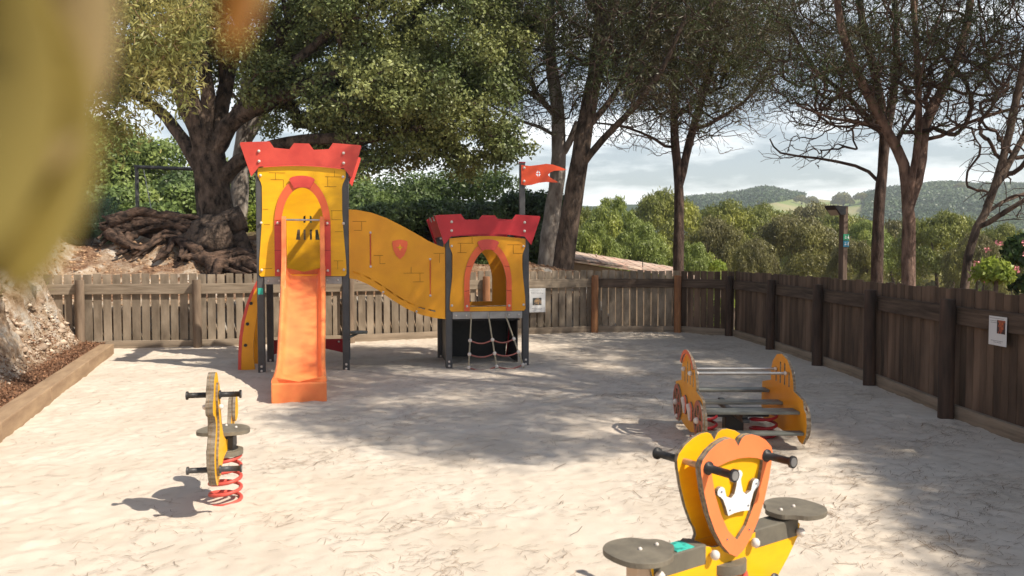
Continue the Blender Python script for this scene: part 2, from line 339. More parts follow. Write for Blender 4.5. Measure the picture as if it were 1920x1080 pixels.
keep = (gy < yb(gx) + .08) & (gx < fencex(gy) + .08) & (gx > xs(gy) - .12) & ~((gx > 3.3) & (gy > 15.7 - (gx - 3.3) * .81 + .08))
nx, ny = len(X), len(Y); ii = np.arange(nx * ny).reshape(ny, nx)
F = np.stack([ii[:-1, :-1], ii[:-1, 1:], ii[1:, 1:], ii[1:, :-1]], -1).reshape(-1, 4)
kf = (keep[:-1, :-1] & keep[:-1, 1:] & keep[1:, 1:] & keep[1:, :-1]).ravel(); F = F[kf]
u, inv = np.unique(F, return_inverse=True); V = np.stack([gx, gy, gz], -1).reshape(-1, 3)[u]; F = inv.reshape(-1, 4)
SAND = mat('sand', (.66, .585, .495), (.57, .495, .405), .95, (1.3, 1.3, 1.3), det=9, bump=.55, bscale=(110, 110, 110), spec=.05, dist=.008, ramp=(.35, .65))
tag(big('sand', V, F, SAND, smooth=True), kind='structure')

# sleeper kerb: one thing, every timber a part
kb = thing('timber_kerb', 'low kerb of tan square sleepers holding back the earth bank', 'kerb')
d0 = Vector((-.338, 1, 0)).normalized(); y = -1.2; k = 0
while y < 12.4:
    ln = [2.1, 1.9, 2.2][k % 3]; p0 = Vector((xs(y), y, 0)); ln = min(ln, (12.55 - y) / d0.y)
    m = MB(); m.box((-.1, ln / 2, .055), (.2, ln - .012, .25))
    o = m.build('timber', SLP, kb, bevel=.012, loc=tuple(p0), rot=(0, 0, math.atan2(-d0.x, d0.y) + R(random.uniform(-.4, .4)))); y += ln * d0.y; k += 1

# litter of needles and twigs on the sand
def litter(n, mode):
    if mode == 0: x = rng.uniform(-6, 4, n); y = 15.3 * np.sqrt(rng.uniform(.02, 1, n))
    else:
        c = int(n / 26); cx = np.where(rng.random(c) < .55, rng.uniform(1.0, 4.0, c), rng.uniform(-2.5, 2.5, c)); cy = rng.uniform(2.6, 14, c)
        x = np.repeat(cx, 26) + rng.normal(size=c * 26) * .13; y = np.repeat(cy, 26) + rng.normal(size=c * 26) * .10
    ok = (x > xs(y) + .05) & (x < fencex(y) - .05) & (y < yb(x) - .1); x = x[ok]; y = y[ok]; n = len(x)
    a = rng.uniform(0, 2 * PI, n); a = np.where(rng.random(n) < .5, rng.normal(.3, .5, n), a)
    l = rng.uniform(.02, .085, n) * np.where(rng.random(n) < .05, 2.4, 1); ww = rng.uniform(.0006, .0014, n) * np.where(l > .11, 1.8, 1)
    dx = np.cos(a) * l / 2; dy = np.sin(a) * l / 2; px = -np.sin(a) * ww; py = np.cos(a) * ww; lift = .004 + rng.random(n) * .006; bend = rng.normal(size=n) * l * .12
    def P(t, s): return np.stack([x + dx * t + px * s - np.sin(a) * bend * (t == 0), y + dy * t + py * s + np.cos(a) * bend * (t == 0), sandz(x + dx * t, y + dy * t) + lift], -1)
    V = np.stack([P(-1, -1), P(-1, 1), P(0, 1), P(0, -1), P(1, 1), P(1, -1)], 1).reshape(-1, 3); b = np.arange(n)[:, None] * 6
    return V, np.concatenate([b + [0, 3, 2, 1], b + [3, 5, 4, 2]])
V1, F1 = litter(16000, 0); V2, F2 = litter(20000, 1)
LIT = mat('dry_needles', (.30, .20, .12), (.13, .08, .05), .9, (5, 5, 5), island=.5)
tag(big('pine_needle_litter', np.concatenate([V1, V2]), np.concatenate([F1, F2 + len(V1)]), LIT), 'dry brown pine needles and twigs strewn over the pale sand', 'litter', kind='stuff')
# leaf mulch and pebbles on the bank
n = 9000; y = rng.uniform(3, 13.2, n); x = xs(y) - .2 - np.minimum(np.abs(rng.normal(size=n)) * .42, rng.uniform(.5, 1.6, n))
P = np.stack([x, y, terrain(x, y) + .01], -1); V, F = leaves(P, .035, .018, rng, up=.0)
tag(big('leaf_mulch', V, F, mat('mulch', (.30, .16, .09), (.12, .06, .035), .9, (6, 6, 6), island=.5)), 'reddish brown dead leaves lying on the bank behind the timber kerb', 'leaf litter', kind='stuff')

def clods(n, x, y, s, seed, m, label, name):     # crumbly lumps: small squashed tetrahedra-like stones
    rg = np.random.default_rng(seed); c = np.stack([x, y, terrain(x, y) - s * .1], -1); K = 8
    base = np.array([[1, 0, 0], [.3, .9, .1], [-.8, .5, 0], [-.7, -.6, .1], [.4, -.9, 0], [.2, .2, .8], [-.3, -.1, .7], [0, 0, -.6]])
    V = base[None] * (1 + rg.normal(size=(n, K, 3)) * .22) * s[:, None, None] * [1, 1, .8]; a = rg.uniform(0, 2 * PI, n); ca, sa = np.cos(a)[:, None], np.sin(a)[:, None]
    V = np.stack([V[..., 0] * ca - V[..., 1] * sa, V[..., 0] * sa + V[..., 1] * ca, V[..., 2]], -1) + c[:, None]
    tri = np.array([[0, 1, 5], [1, 2, 5], [2, 6, 5], [2, 3, 6], [3, 4, 6], [4, 5, 6], [4, 0, 5], [0, 7, 1], [1, 7, 2], [2, 7, 3], [3, 7, 4], [4, 7, 0]]); F = (np.arange(n)[:, None, None] * K + tri[None]).reshape(-1, 3)
    return tag(big(name, V.reshape(-1, 3), F, m), label, 'soil', kind='stuff')
rg_ = np.random.default_rng(19); n = 5200; y = rg_.uniform(4, 12.9, n); x = xs(y) - .16 - rg_.uniform(.35, 2.6, n) - (rg_.random(n) * .2); s = .012 + .035 * rg_.random(n) ** 2 + .10 * (rg_.random(n) < .06) * rg_.random(n)
clods(n, x, y, s, 20, mat('clod_earth', (.58, .49, .39), (.32, .22, .15), .95, (4, 4, 4), island=.35), 'crumbling pale earth and small stones on the steep left bank', 'bank_rubble')
n = 6000; x = rg_.uniform(-8.5, 1.3, n); y = yb(x) + .3 + rg_.uniform(0, 2.8, n); s = .012 + .04 * rg_.random(n) ** 3
clods(n, x, y, s, 21, mat('clod_orange', (.50, .33, .20), (.22, .12, .07), .95, (4, 4, 4), island=.35), 'orange crumbly earth and pebbles on the bank behind the back fence', 'bank_rubble')
n = 5200; y = rg_.uniform(6, 13.2, n); x = xs(y) - .16 - rg_.uniform(.9, 3.4, n); k_ = vnoise(x, y, .5, 4) > -.1; x, y = x[k_], y[k_]
V, F = leaves(np.stack([x, y, terrain(x, y)], -1), .16, .007, rg_, up=1.6); tag(big('dry_grass', V, F, mat('dry_grass', (.30, .27, .10), (.16, .17, .06), .8, (5, 5, 5), island=.4)), 'sparse dry grass blades growing on the left bank', 'grass', kind='stuff')
# ------------------------------------------------------------------ fences
def bay(par, a, b, wood, rail, gap, bw, first_gap=0.0, rail_z=(.93, 1.10), top=1.26):
    a = Vector((*a, 0)); b = Vector((*b, 0)); d = b - a; Ln = d.length; rz = math.atan2(d.y, d.x)
    m = MB(); x = .01; pitch = bw + gap; nb = int(round((Ln - .01) / pitch)); pitch = Ln / nb
    for i in range(nb):
        t = top + random.uniform(-.012, .012); w_ = pitch - gap * random.uniform(.6, 1.3)
        m.box((i * pitch + pitch / 2, .042 + random.uniform(-.003, .003), (t + .15) / 2), (w_, .02, t - .15), rot=Matrix.Rotation(R(random.uniform(-.35, .35)), 3, 'Y'))
    m.build('board_panel', wood, par, bevel=.003, loc=a, rot=(0, 0, rz))
    m = MB(); m.box((Ln / 2, .006, sum(rail_z) / 2), (Ln - .008, .045, rail_z[1] - rail_z[0])); m.build('rail', rail, par, bevel=.006, loc=a, rot=(0, 0, rz))
    m = MB(); m.box((Ln / 2, .004, .055), (Ln - .006, .05, .23)); m.build('plinth', WPL, par, bevel=.008, loc=a, rot=(0, 0, rz))
def post(par, p, m_, n_in, h=1.17, r=.074):
    c = Vector((*p, 0)) + Vector((*n_in, 0)) * .088; m = MB(); k = 7
    lean = Vector((random.uniform(-.012, .012), random.uniform(-.012, .012), 0))
    pts = [Vector((0, 0, -.2 + (h + .2) * i / k)) + lean * (i / k) for i in range(k)] + [Vector((0, 0, h - .012)) + lean, Vector((0, 0, h)) + lean]
    rs = [r * (1.04 - .05 * i / k + random.uniform(-.02, .02)) for i in range(k)] + [r * .985, r * .90]
    m.tube(pts, rs, 18); m.build('post', m_, par, loc=tuple(c))
# y=.006.. offset above is on the outer side when walking clockwise, so bays run left to right then towards the camera
fa = thing('wooden_fence', 'weathered grey board fence along the back of the sand, round log posts', 'fence', group='fences round the playground')
fb = thing('wooden_fence', 'dark brown close-boarded fence running down the right side of the sand', 'fence', group='fences round the playground')
fc = thing('wooden_fence', 'gappy board fence bay across the far right corner with rust brown posts', 'fence', group='fences round the playground')
for i in range(len(FP) - 1):
    a, b = FP[i], FP[i + 1]; d = (Vector(b) - Vector(a)).normalized(); nin = (d.y, -d.x)
    if i <= 4: bay(fa, a, b, WG, WGH, .030, .118)
    elif i <= 6: bay(fc, a, b, WG if i == 5 else WD, WDH, .022, .115)
    else: bay(fb, a, b, WD, WDH, .005, .10)
    if i > 0:
        m_ = WPG if i <= 3 else (WPB if i in (4, 5, 6) else WPD)
        post(fa if i <= 5 else (fc if i <= 6 else fb), a, m_, nin, r=.068, h=1.17)
# notices pinned to the fence
def notice(label, loc, rz, wd, ht, pic, cols, seed):
    t = thing('paper_notice', label, 'notice', loc, rz, 'laminated notices on the fence'); rr = random.Random(seed)
    m = MB(); m.box((0, 0, 0), (wd, .004, ht)); m.build('sheet', mat('paper' + str(seed), (.72, .72, .71), (.66, .67, .68), .35), t, bevel=.001)
    x0, z0, x1, z1 = pic; m = MB(); nx_, nz_ = 7, 6
    for i in range(nx_):
        for j in range(nz_):
            ww, hh = (x1 - x0) * wd / nx_, (z1 - z0) * ht / nz_
            c = math.hypot(i - nx_ / 2, j - nz_ / 2) / 4
            m.box(((x0 - .5) * wd + (i + .5) * ww, -.0035, (z0 - .5) * ht + (j + .5) * hh), (ww, .002, hh), min(2, int(c * 2.2 + rr.uniform(-.2, .9))))
    m.build('picture', cols, t)
    m = MB()
    for z, a, b in ((.93, .06, .8), (.84, .1, .7), (.78, .12, .85), (.16, .15, .8), (.11, .3, .7)):
        x = a
        while x < b:
            q = rr.uniform(.03, .08); m.box(((x + q / 2 - .5) * wd, -.003, (z - .5) * ht), (q * wd, .0015, .018 * ht)); x += q + .025
    m.build('lettering', mat('print' + str(seed), (.25, .25, .27), None, .6), t)
C = lambda n, c: mat(n, c, tuple(v * .7 for v in c), .4, (30, 30, 30))
dd = (Vector(FP[5]) - Vector(FP[4])).normalized(); px_ = (1007 - 960) / 1500
t_ = .5
for _ in range(40):
    q = Vector(FP[4]).lerp(Vector(FP[5]), t_); t_ += (px_ * q.y - q.x) / 4
notice('white paper notice with a small photo pinned beside the little castle', (q.x + .02 * dd.y, q.y - .04 * 1, .70), math.atan2(dd.y, dd.x), .33, .46, (.2, .3, .75, .6), [C('pic_a', (.65, .40, .18)), C('pic_b', (.35, .25, .17)), C('pic_c', (.08, .09, .09))], 3)
notice('creased white notice with a red picture on the dark right hand fence', (4.16, 6.83, .935), R(-90), .25, .25, (.48, .42, .93, .88), [C('pic_d', (.62, .16, .05)), C('pic_e', (.35, .09, .05)), C('pic_f', (.06, .035, .04))], 5)
# ------------------------------------------------------------------ castle play structure
cs = thing('castle_play_structure', 'yellow and red toy castle with tower, orange slide, curved bridge and rope net', 'playground castle', (-3.33, 10.60, 0), R(11))
TW = 1.10; B0 = 1.10; B1 = 2.497; SW = 1.085; B2 = B1 + SW; BD = 1.10
cap_me = None
def ball(r, n=10, half=False):
    m = MB(); k = 5; prof = [(r * math.sin(PI * i / k), -r * math.cos(PI * i / k)) for i in range(k + 1)]
    vs = [(p[0] * math.cos(2 * PI * j / n), p[0] * math.sin(2 * PI * j / n), p[1]) for p in prof for j in range(n)]
    fs = [(i * n + j, i * n + (j + 1) % n, (i + 1) * n + (j + 1) % n, (i + 1) * n + j) for i in range(k) for j in range(n)]
    m.add(vs, fs, 0, True); return m
def cap(par, p, r=.019, name='bolt_cap', m_=None):
    global cap_me
    if cap_me is None:
        o = ball(1.0).build(name, CAP, par); cap_me = o.data
    else: o = bpy.data.objects.new(name, cap_me); col.objects.link(o); o.parent = par
    o.location = p; o.scale = (r, r, r); return o
def jl(m, segs, y, mi=2, t=.005):           # engraved masonry lines, 2 mm proud of the face
    for x0, z0, x1, z1 in segs: m.box(((x0 + x1) / 2, y, (z0 + z1) / 2), (abs(x1 - x0) + t, .003, abs(z1 - z0) + t), mi)
def tower_panel(uc, zb, zt, hw, waist, name, fm, arch=None, y=-.056, lines=(), slots=()):
    H = zt - zb
    r = [(hw, zb + .03), (hw - .02, zb), (-(hw - .02), zb), (-hw, zb + .03), (-hw + .005, zb + .2), (-waist - .01, zb + H * .45), (-waist, zb + H * .6), (-waist, zt - .27), (-waist - .012, zt - .22), (-hw, zt - .14), (-hw, zt - .03)]
    top = [(-hw + 2 * hw * i / 10, zt - .03 + .035 * math.sin(PI * i / 10)) for i in range(1, 10)]
    rr = [(-a, b) for a, b in reversed(r[3:])]
    poly = [(uc + a, b) for a, b in r[1:] + top + rr]
    holes = []
    if arch: holes.append([(uc + a, b) for a, b in arch])
    for s_ in slots: holes.append([(uc + a, b) for a, b in s_])
    m = MB(); m.prism(poly, y, y + .018, 0, 1, holes); jl(m, [(uc + a, b, uc + c, d) for a, b, c, d in lines], y - .0015)
    return m.build(name, [fm, EDGE, LINE], cs)
def arch_pts(hw, zb, zs, za, n=12, pw=2.0):  # rounded arch outline (pw 2 = half ellipse, lower = more pointed)
    rt = [(hw * math.cos(PI / 2 * i / n) ** (2 / pw), zs + (za - zs) * math.sin(PI / 2 * i / n) ** (2 / pw)) for i in range(n)] + [(0, za)]
    return [(hw, zb)] + rt + [(-a, b) for a, b in reversed(rt[:-1])] + [(-hw, zb)]
def arch_band(uc, zb, zs, za, hi_, ho, za2, y, m_, name, z_lo, pi=2.0, po=2.0):
    I = [(a, max(b, z_lo)) for a, b in arch_pts(hi_, zb, zs, za, pw=pi)]; O = [(a, max(b, z_lo)) for a, b in arch_pts(ho, zb, zs, za2, pw=po)]
    m = MB(); m.prism([(uc + a, b) for a, b in O] + [(uc + a, b) for a, b in reversed(I)], y, y + .016, 0, 1)
    return m.build(name, [m_, EDGE], cs)
tu = TW / 2; su = B1 + SW / 2
for (u, v, h, nm) in ((0, 0, 2.78, 'post'), (TW, 0, 2.78, 'post'), (0, BD, 2.78, 'post'), (TW, BD, 2.78, 'post'), (B1, 0, 2.02, 'post'), (B2, 0, 2.02, 'post'), (B1, BD, 2.02, 'post'), (B2, BD, 2.02, 'post')):
    m = MB(); m.box((u, v, h / 2 - .1), (.092, .092, h + .2)); p = m.build(nm, POST, cs, bevel=.012)
    for z in (.04, h - .2 if v else .1): cap(p, (u + (.05 if v == 0 and u else -.05) * 0, v - .05, z), .017)
# decks
for (u0, u1, z) in ((0, TW, 1.24), (B1, B2, .74)):
    m = MB(); m.box(((u0 + u1) / 2, BD / 2, z + .035), (u1 - u0 - .1, BD - .1, .03)); m.build('deck', mat('deck%d' % u0, (.16, .15, .14), (.11, .10, .10), .7, (12, 12, 12)), cs)
    for v in (-.03, BD + .03):
        m = MB(); m.box(((u0 + u1) / 2, v, z), (u1 - u0 - .1, .03, .10)); b_ = m.build('deck_beam', GALV, cs, bevel=.004)
        if v < 0:
            for q in (.1, .24, u1 - u0 - .24, u1 - u0 - .1): cap(b_, (u0 + q, v - .018, z), .014)
# tower front
HW, WA = .565, .515
A_in = arch_pts(.275, 1.299, 1.98, 2.49)
lines = [(-.42, 2.66, -.22, 2.66), (-.34, 2.66, -.34, 2.57), (-.40, 2.57, -.24, 2.57), (-.24, 2.57, -.24, 2.47), (.42, 2.70, .42, 2.62), (.30, 2.62, .50, 2.62), (.33, 2.62, .33, 2.49), (.29, 2.49, .44, 2.49), (-.50, 2.18, -.44, 2.18), (-.49, 1.98, -.42, 1.98), (-.51, 1.40, -.40, 1.40), (.37, 2.17, .52, 2.17), (.38, 2.17, .38, 2.05), (.38, 2.05, .50, 2.05), (.42, 1.89, .52, 1.89), (.40, 1.50, .52, 1.50), (.45, 1.50, .45, 1.39)]
fp_ = tower_panel(tu, 1.295, 2.75, HW, WA, 'front_panel', YEL, [(a, b) for a, b in A_in if b > 1.3][:0] or arch_pts(.275, 1.32, 1.98, 2.49), lines=lines)
arch_band(tu, 1.30, 1.98, 2.47, .270, .362, 2.60, -.074, COR, 'arch_trim', 2.04)
for s_ in (-1, 1):
    m = MB(); m.box((tu + s_ * .318, -.066, 1.665), (.088, .018, .73)); j = m.build('arch_jamb', RED, cs, bevel=.002)
    m = MB()
    for z in (1.64, 1.97): m.box((tu + s_ * .318, -.0758, z), (.088, .0016, .006))
    m.build('joint_line', DRED, j)
    for z in (1.37, 2.0): cap(j, (tu + s_ * .318, -.085, z))
def keystone(uc, zc, y, k=1.0):
    o = [(uc + .165 * k, zc + .065 * k)] + [(uc + .165 * k * math.cos(PI * q / 8), zc + (.065 + .055 * math.sin(PI * q / 8)) * k) for q in range(1, 8)] + [(uc - .165 * k, zc + .065 * k)]; i = [(uc - .10 * k, zc - .05 * k), (uc - .05 * k, zc - .035 * k), (uc + .05 * k, zc - .035 * k), (uc + .10 * k, zc - .05 * k)]
    m = MB(); m.prism(o + i, y, y + .016, 0, 1); return m.build('keystone', [RED, EDGE], cs)
ks = keystone(tu, 2.505, -.094)
for z in (1.38, 2.0, 2.62):
    for s_ in (-1, 1): cap(fp_, (tu + s_ * (.53 if z < 2.6 or 1 else .5), -.066, z), .019)
# tower back panel with castle window slots
def slot(x, z0, z1, w_=.028, slant=0): return [(x - w_, z0), (x + w_, z0), (x + w_ * (1 - slant), z1), (x - w_ * .5, z1 + .015)]
bs = [[(-.175, 1.80), (-.115, 1.80), (-.115, 1.95), (-.150, 1.95)], [(-.065, 1.80), (-.035, 1.80), (-.035, 1.95), (-.065, 1.95)], [(.025, 1.80), (.055, 1.80), (.055, 1.95), (.025, 1.95)], [(.105, 1.80), (.165, 1.80), (.14, 1.95), (.105, 1.95)],
      [(-.065, 2.05), (-.035, 2.05), (-.035, 2.16), (-.065, 2.14)], [(.025, 2.05), (.055, 2.05), (.055, 2.14), (.025, 2.16)]]
tower_panel(tu, 1.295, 2.75, HW, WA, 'back_panel', YEL, None, y=BD + .038, slots=bs)
# tower right side lower panel beside the bridge mouth (open above) and side boards
def crown(par, uc, v, zb, hw, k, m_, name='crown_board', tilt=.02):
    pts = [(-hw * .70, zb), (-hw * .83, zb - .13 * k), (-hw, zb + .29 * k), (-hw * .985, zb + .31 * k), (-hw * .52, zb + .33 * k), (-hw * .45, zb + .25 * k), (-hw * .20, zb + .235 * k), (-hw * .125, zb + .315 * k)]
    bot = [(hw * .70 * (1 - 2 * i / 8), zb + .04 * k * math.sin(PI * i / 8)) for i in range(0, 8)]
    full = pts + [(-a, b) for a, b in reversed(pts)] + bot[1:]
    m = MB(); f = lambda a, b, t: (uc + a, v + t - tilt * (b - zb + .0) / .3, b)
    m.prism(full, -.02, 0, 0, 1, f=f); return m.build(name, [m_, EDGE], par)
def crown_side(par, u, v0, v1, zb, k, m_, sgn, tilt=.10):
    vc = (v0 + v1) / 2 + .06; hw = (v1 - v0) / 2 + .13
    pts = [(-hw * .70, zb), (-hw * .83, zb - .13 * k), (-hw, zb + .29 * k), (-hw * .52, zb + .33 * k), (-hw * .45, zb + .25 * k), (-hw * .20, zb + .235 * k), (-hw * .125, zb + .315 * k)]
    full = pts + [(-a, b) for a, b in reversed(pts)]
    m = MB(); m.prism(full, 0, .02, 0, 1, f=lambda a, b, t: (u + sgn * (t + tilt * (b - zb) / .3), vc + a, b)); return m.build('crown_board', [m_, EDGE], par)
c_ = crown(cs, tu, -.077, 2.73, .775, 1.0, RED)
for s_ in (-1, 1):
    for z in (2.80, 2.93): cap(c_, (tu + s_ * .54, -.102 - (z - 2.73) * .07, z), .020)
crown(cs, tu, BD + .13, 2.73, .775, 1.0, RED, tilt=-.05)
for u, s_ in ((-.06, -1), (TW + .06, 1)): crown_side(cs, u, 0, BD, 2.73, 1.0, RED, s_)
# small castle
sl = [(-.42, 1.74, -.20, 1.74), (-.22, 1.74, -.22, 1.82), (-.38, 1.74, -.38, 1.61), (-.42, 1.61, -.30, 1.61), (.28, 1.72, .48, 1.72), (.36, 1.72, .36, 1.60), (.36, 1.60, .50, 1.60)]
HS = .535
sp_ = tower_panel(su, .795, 1.835, HS, .49, 'front_panel', ORG, arch_pts(.262, .86, 1.2, 1.665, pw=1.75), lines=sl)
sp_['label'] = 'yellow castle front with pointed arch, shade put into its colour'
arch_band(su, .80, 1.2, 1.66, .258, .335, 1.76, -.074, COR, 'arch_trim', .80, 1.75, 1.9)
keystone(su, 1.685, -.094, .92)
tr_ = MB()
for z, a in ((1.08, .296), (1.42, .268)):
    for s_ in (-1, 1): tr_.box((su + s_ * a, -.0755, z), (.07, .0014, .006), rot=Matrix.Rotation(s_ * R(8), 3, 'Y'))
tr_.build('joint_line', DRED, cs)
for z in (.88, 1.70):
    for s_ in (-1, 1): cap(sp_, (su + s_ * .505, -.066, z), .018)
for s_ in (-1, 1): cap(sp_, (su + s_ * .297, -.082, .87), .018)
bp_ = tower_panel(su, .795, 1.835, HS, .49, 'back_panel', ORG, arch_pts(.262, .86, 1.2, 1.665, pw=1.75), y=BD + .038)
m = MB(); m.box((B2 + .056, BD / 2, 1.28), (.018, BD - .1, .96)); m.build('side_panel', [ORG], cs, bevel=.004)
c_ = crown(cs, su, -.077, 1.835, .735, .92, CRD)
for s_ in (-1, 1):
    for z in (1.91, 2.03): cap(c_, (su + s_ * .51, -.102 - (z - 1.835) * .07, z), .020)
crown(cs, su, BD + .13, 1.835, .735, .92, CRD, tilt=-.05)
for u, s_ in ((B1 - .06, -1), (B2 + .06, 1)): crown_side(cs, u, 0, BD, 1.835, .92, CRD, s_)
# bridge: curved cheek boards, front and back
zt = [(B0 + .05, 2.19), (B0 + .16, 2.185), (B0 + .35, 2.15), (B0 + .55, 2.08), (B0 + .75, 1.98), (B0 + .95, 1.87), (B0 + 1.12, 1.77), (B0 + 1.25, 1.71), (B1 - .05, 1.68)]
zb = [(B1 - .05, .69), (B0 + 1.2, .71), (B0 + 1.0, .76), (B0 + .8, .85), (B0 + .6, .98), (B0 + .45, 1.09), (B0 + .3, 1.18), (B0 + .15, 1.245), (B0 + .05, 1.265)]
def zlow(u): return float(np.interp(u, [p[0] for p in reversed(zb)], [p[1] for p in reversed(zb)]))
hs = [[(B0 + x - .011, z0), (B0 + x + .011, z0), (B0 + x + .011, z1), (B0 + x - .011, z1)] for x, z0, z1 in ((.335, 1.40, 1.88), (1.14, 1.0, 1.52))]
ds = []
for i in range(9):
    a = B0 + .10 + i * .145; b = a + .095
    if b < B1 - .06: ds.append([(a, zlow(a) + .085), (b, zlow(b) + .085), (b, zlow(b) + .105), (a, zlow(a) + .105)])
bl = [(B0 + .10, 2.03, B0 + .28, 2.03), (B0 + .22, 2.03, B0 + .22, 1.91), (B0 + .12, 1.91, B0 + .22, 1.91), (B0 + .38, 1.57, B0 + .50, 1.57), (B0 + .46, 1.57, B0 + .46, 1.46), (B0 + .46, 1.46, B0 + .53, 1.46), (B0 + .78, 1.33, B0 + 1.05, 1.33), (B0 + .88, 1.33, B0 + .88, 1.41), (B0 + 1.0, 1.33, B0 + 1.0, 1.21), (B0 + .91, 1.21, B0 + 1.05, 1.21), (B0 + 1.19, 1.60, B0 + 1.33, 1.60), (B0 + 1.27, 1.60, B0 + 1.27, 1.47)]
for y, fr in ((-.03, True), (BD + .01, False)):
    m = MB(); m.prism(zt + zb, y, y + .018, 0, 1, hs + ds); jl(m, bl, y - .0015)
    br = m.build('bridge_panel', [ORG, EDGE, LINE], cs)
    if fr:
        for x, z0, z1 in ((.335, 1.42, 1.88), (1.14, 1.02, 1.52)):
            m = MB(); m.tube([(B0 + x, y - .004, z0), (B0 + x, y - .004, z1)], .006, 6); m.build('grip_rod', RED, br)
            for z in (z0, z1): cap(br, (B0 + x, y - .006, z), .017).data = cap_me
        for x in (.5, .95): cap(br, (B0 + x, y - .01, zlow(B0 + x) + .02), .017)
        uc, zc = B0 + .73, 1.67
        sh = [(uc, zc - .15), (uc + .055, zc - .10), (uc + .09, zc - .02), (uc + .105, zc + .06), (uc + .10, zc + .095), (uc + .05, zc + .11), (uc, zc + .118), (uc - .05, zc + .11), (uc - .10, zc + .095), (uc - .105, zc + .06), (uc - .09, zc - .02), (uc - .055, zc - .10)]
        m = MB(); m.prism(sh, y - .014, y - .001, 0, 1); e_ = m.build('shield_badge', [COR, EDGE], br)
        def star(r0, r1, ox=0, oz=0): return [(uc + ox + (r0 if k % 2 == 0 else r1) * math.sin(PI * k / 4), zc + oz + (r0 if k % 2 == 0 else r1) * math.cos(PI * k / 4)) for k in range(8)]
        m = MB(); m.prism(star(.05, .017, 0, .01), y - .018, y - .013, 0, 0); m.build('shield_mark', YEL, e_)
        m = MB()
        for k in range(6): m.box((uc - .04 + .016 * k, y - .0195, zc + .012), (.009, .003, .006))
        m.build('shield_mark', LINE, e_)
# bridge floor
m = MB(); us = np.linspace(B0, B1, 9)
for i in range(8):
    a, b = us[i], us[i + 1]; za, zb_ = zlow(min(max(a, B0 + .05), B1 - .05)) + .04, zlow(min(b, B1 - .05)) + .04
    m.add([(a + .01, 0, za), (b - .01, 0, zb_), (b - .01, BD, zb_), (a + .01, BD, za), (a + .01, 0, za - .03), (b - .01, 0, zb_ - .03), (b - .01, BD, zb_ - .03), (a + .01, BD, za - .03)],
          [(0, 1, 2, 3), (4, 7, 6, 5), (0, 4, 5, 1), (1, 5, 6, 2), (2, 6, 7, 3), (3, 7, 4, 0)])
m.build('bridge_floor', PLK, cs)
# flag on a tall pole at the front right post
m = MB(); m.box((B2 - .03, .075, 2.37), (.08, .05, 1.0)); m.build('flag_pole', POST, cs, bevel=.008)
m = MB(); m.box((B2 - .03, .075, 2.878), (.09, .06, .02)); m.build('pole_cap', DRED, cs, bevel=.006)
fx, fz = B2 - .05, 2.57
fl = [(0, .27), (.12, .26), (.24, .275), (.36, .295), (.46, .285), (.56, .255), (.66, .215), (.58, .205), (.48, .20), (.42, .175), (.385, .14), (.42, .10), (.50, .06), (.53, .035), (.46, .035), (.36, .04), (.25, .025), (.15, -.005), (.06, -.015), (0, 0)]
fl = [(fx + a, fz + b) for a, b in fl]
dia = [(fx + .205, fz + .15), (fx + .245, fz + .10), (fx + .285, fz + .15), (fx + .245, fz + .215)]
m = MB(); m.prism([(a - .0, b) for a, b in fl], .028, .046, 0, 0, [dia]); f_ = m.build('flag', FLG, cs)
for z in (.045, .23): cap(f_, (fx + .04, .024, fz + z), .02)
m = MB(); m.box((fx + .245, .035, fz + .155), (.10, .006, .012)); m.box((fx + .245, .037, fz + .157), (.012, .006, .11)); m.build('flag_cross', FLG, f_)
# dark tunnel under the small castle
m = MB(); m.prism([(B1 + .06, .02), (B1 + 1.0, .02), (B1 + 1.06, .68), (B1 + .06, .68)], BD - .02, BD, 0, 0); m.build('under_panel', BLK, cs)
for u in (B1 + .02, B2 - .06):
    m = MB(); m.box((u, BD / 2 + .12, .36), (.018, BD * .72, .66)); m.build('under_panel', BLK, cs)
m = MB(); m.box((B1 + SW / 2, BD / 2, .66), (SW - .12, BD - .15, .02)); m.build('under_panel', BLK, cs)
m = MB(); m.tube([(B1 + .98, BD - .2, .04), (B1 + 1.0, BD - .24, .25), (B1 + 1.04, BD - .26, .60)], .012, 6); m.build('entry_trim', DRED, cs)
# rope net
tops = [(B1 + .31, -.045, .72), (B1 + .555, -.045, .72), (B1 + .80, -.045, .72)]
bots = [(B1 + .23, -.34, .03), (B1 + .62, -.34, .035), (B1 + .99, -.34, .05)]
rows = [.46, .72, .97]; prev = None
for i in range(3):
    a, b = Vector(tops[i]), Vector(bots[i]); m = MB(); m.tube([a, a.lerp(b, .5), b, b + Vector((.01, -.02, -.12))], .011, 7); v = m.build('net_rope', ROPE, cs)
for r_ in rows:
    ps = [Vector(tops[i]).lerp(Vector(bots[i]), r_) for i in range(3)]
    for i in range(2):
        m = MB(); m.tube([ps[i].lerp(ps[i + 1], t) - Vector((0, 0, .045 * math.sin(PI * t))) for t in np.linspace(0, 1, 9)], .010, 7); m.build('cross_rope', RROP, cs)
    for p in ps: cap(cs, tuple(p), .028, 'rope_connector')
for t in tops: m = MB(); m.tube([Vector(t) + Vector((0, 0, -.03)), Vector(t) + Vector((0, -.004, .05))], .014, 8); m.build('rope_hook', SILV, cs)
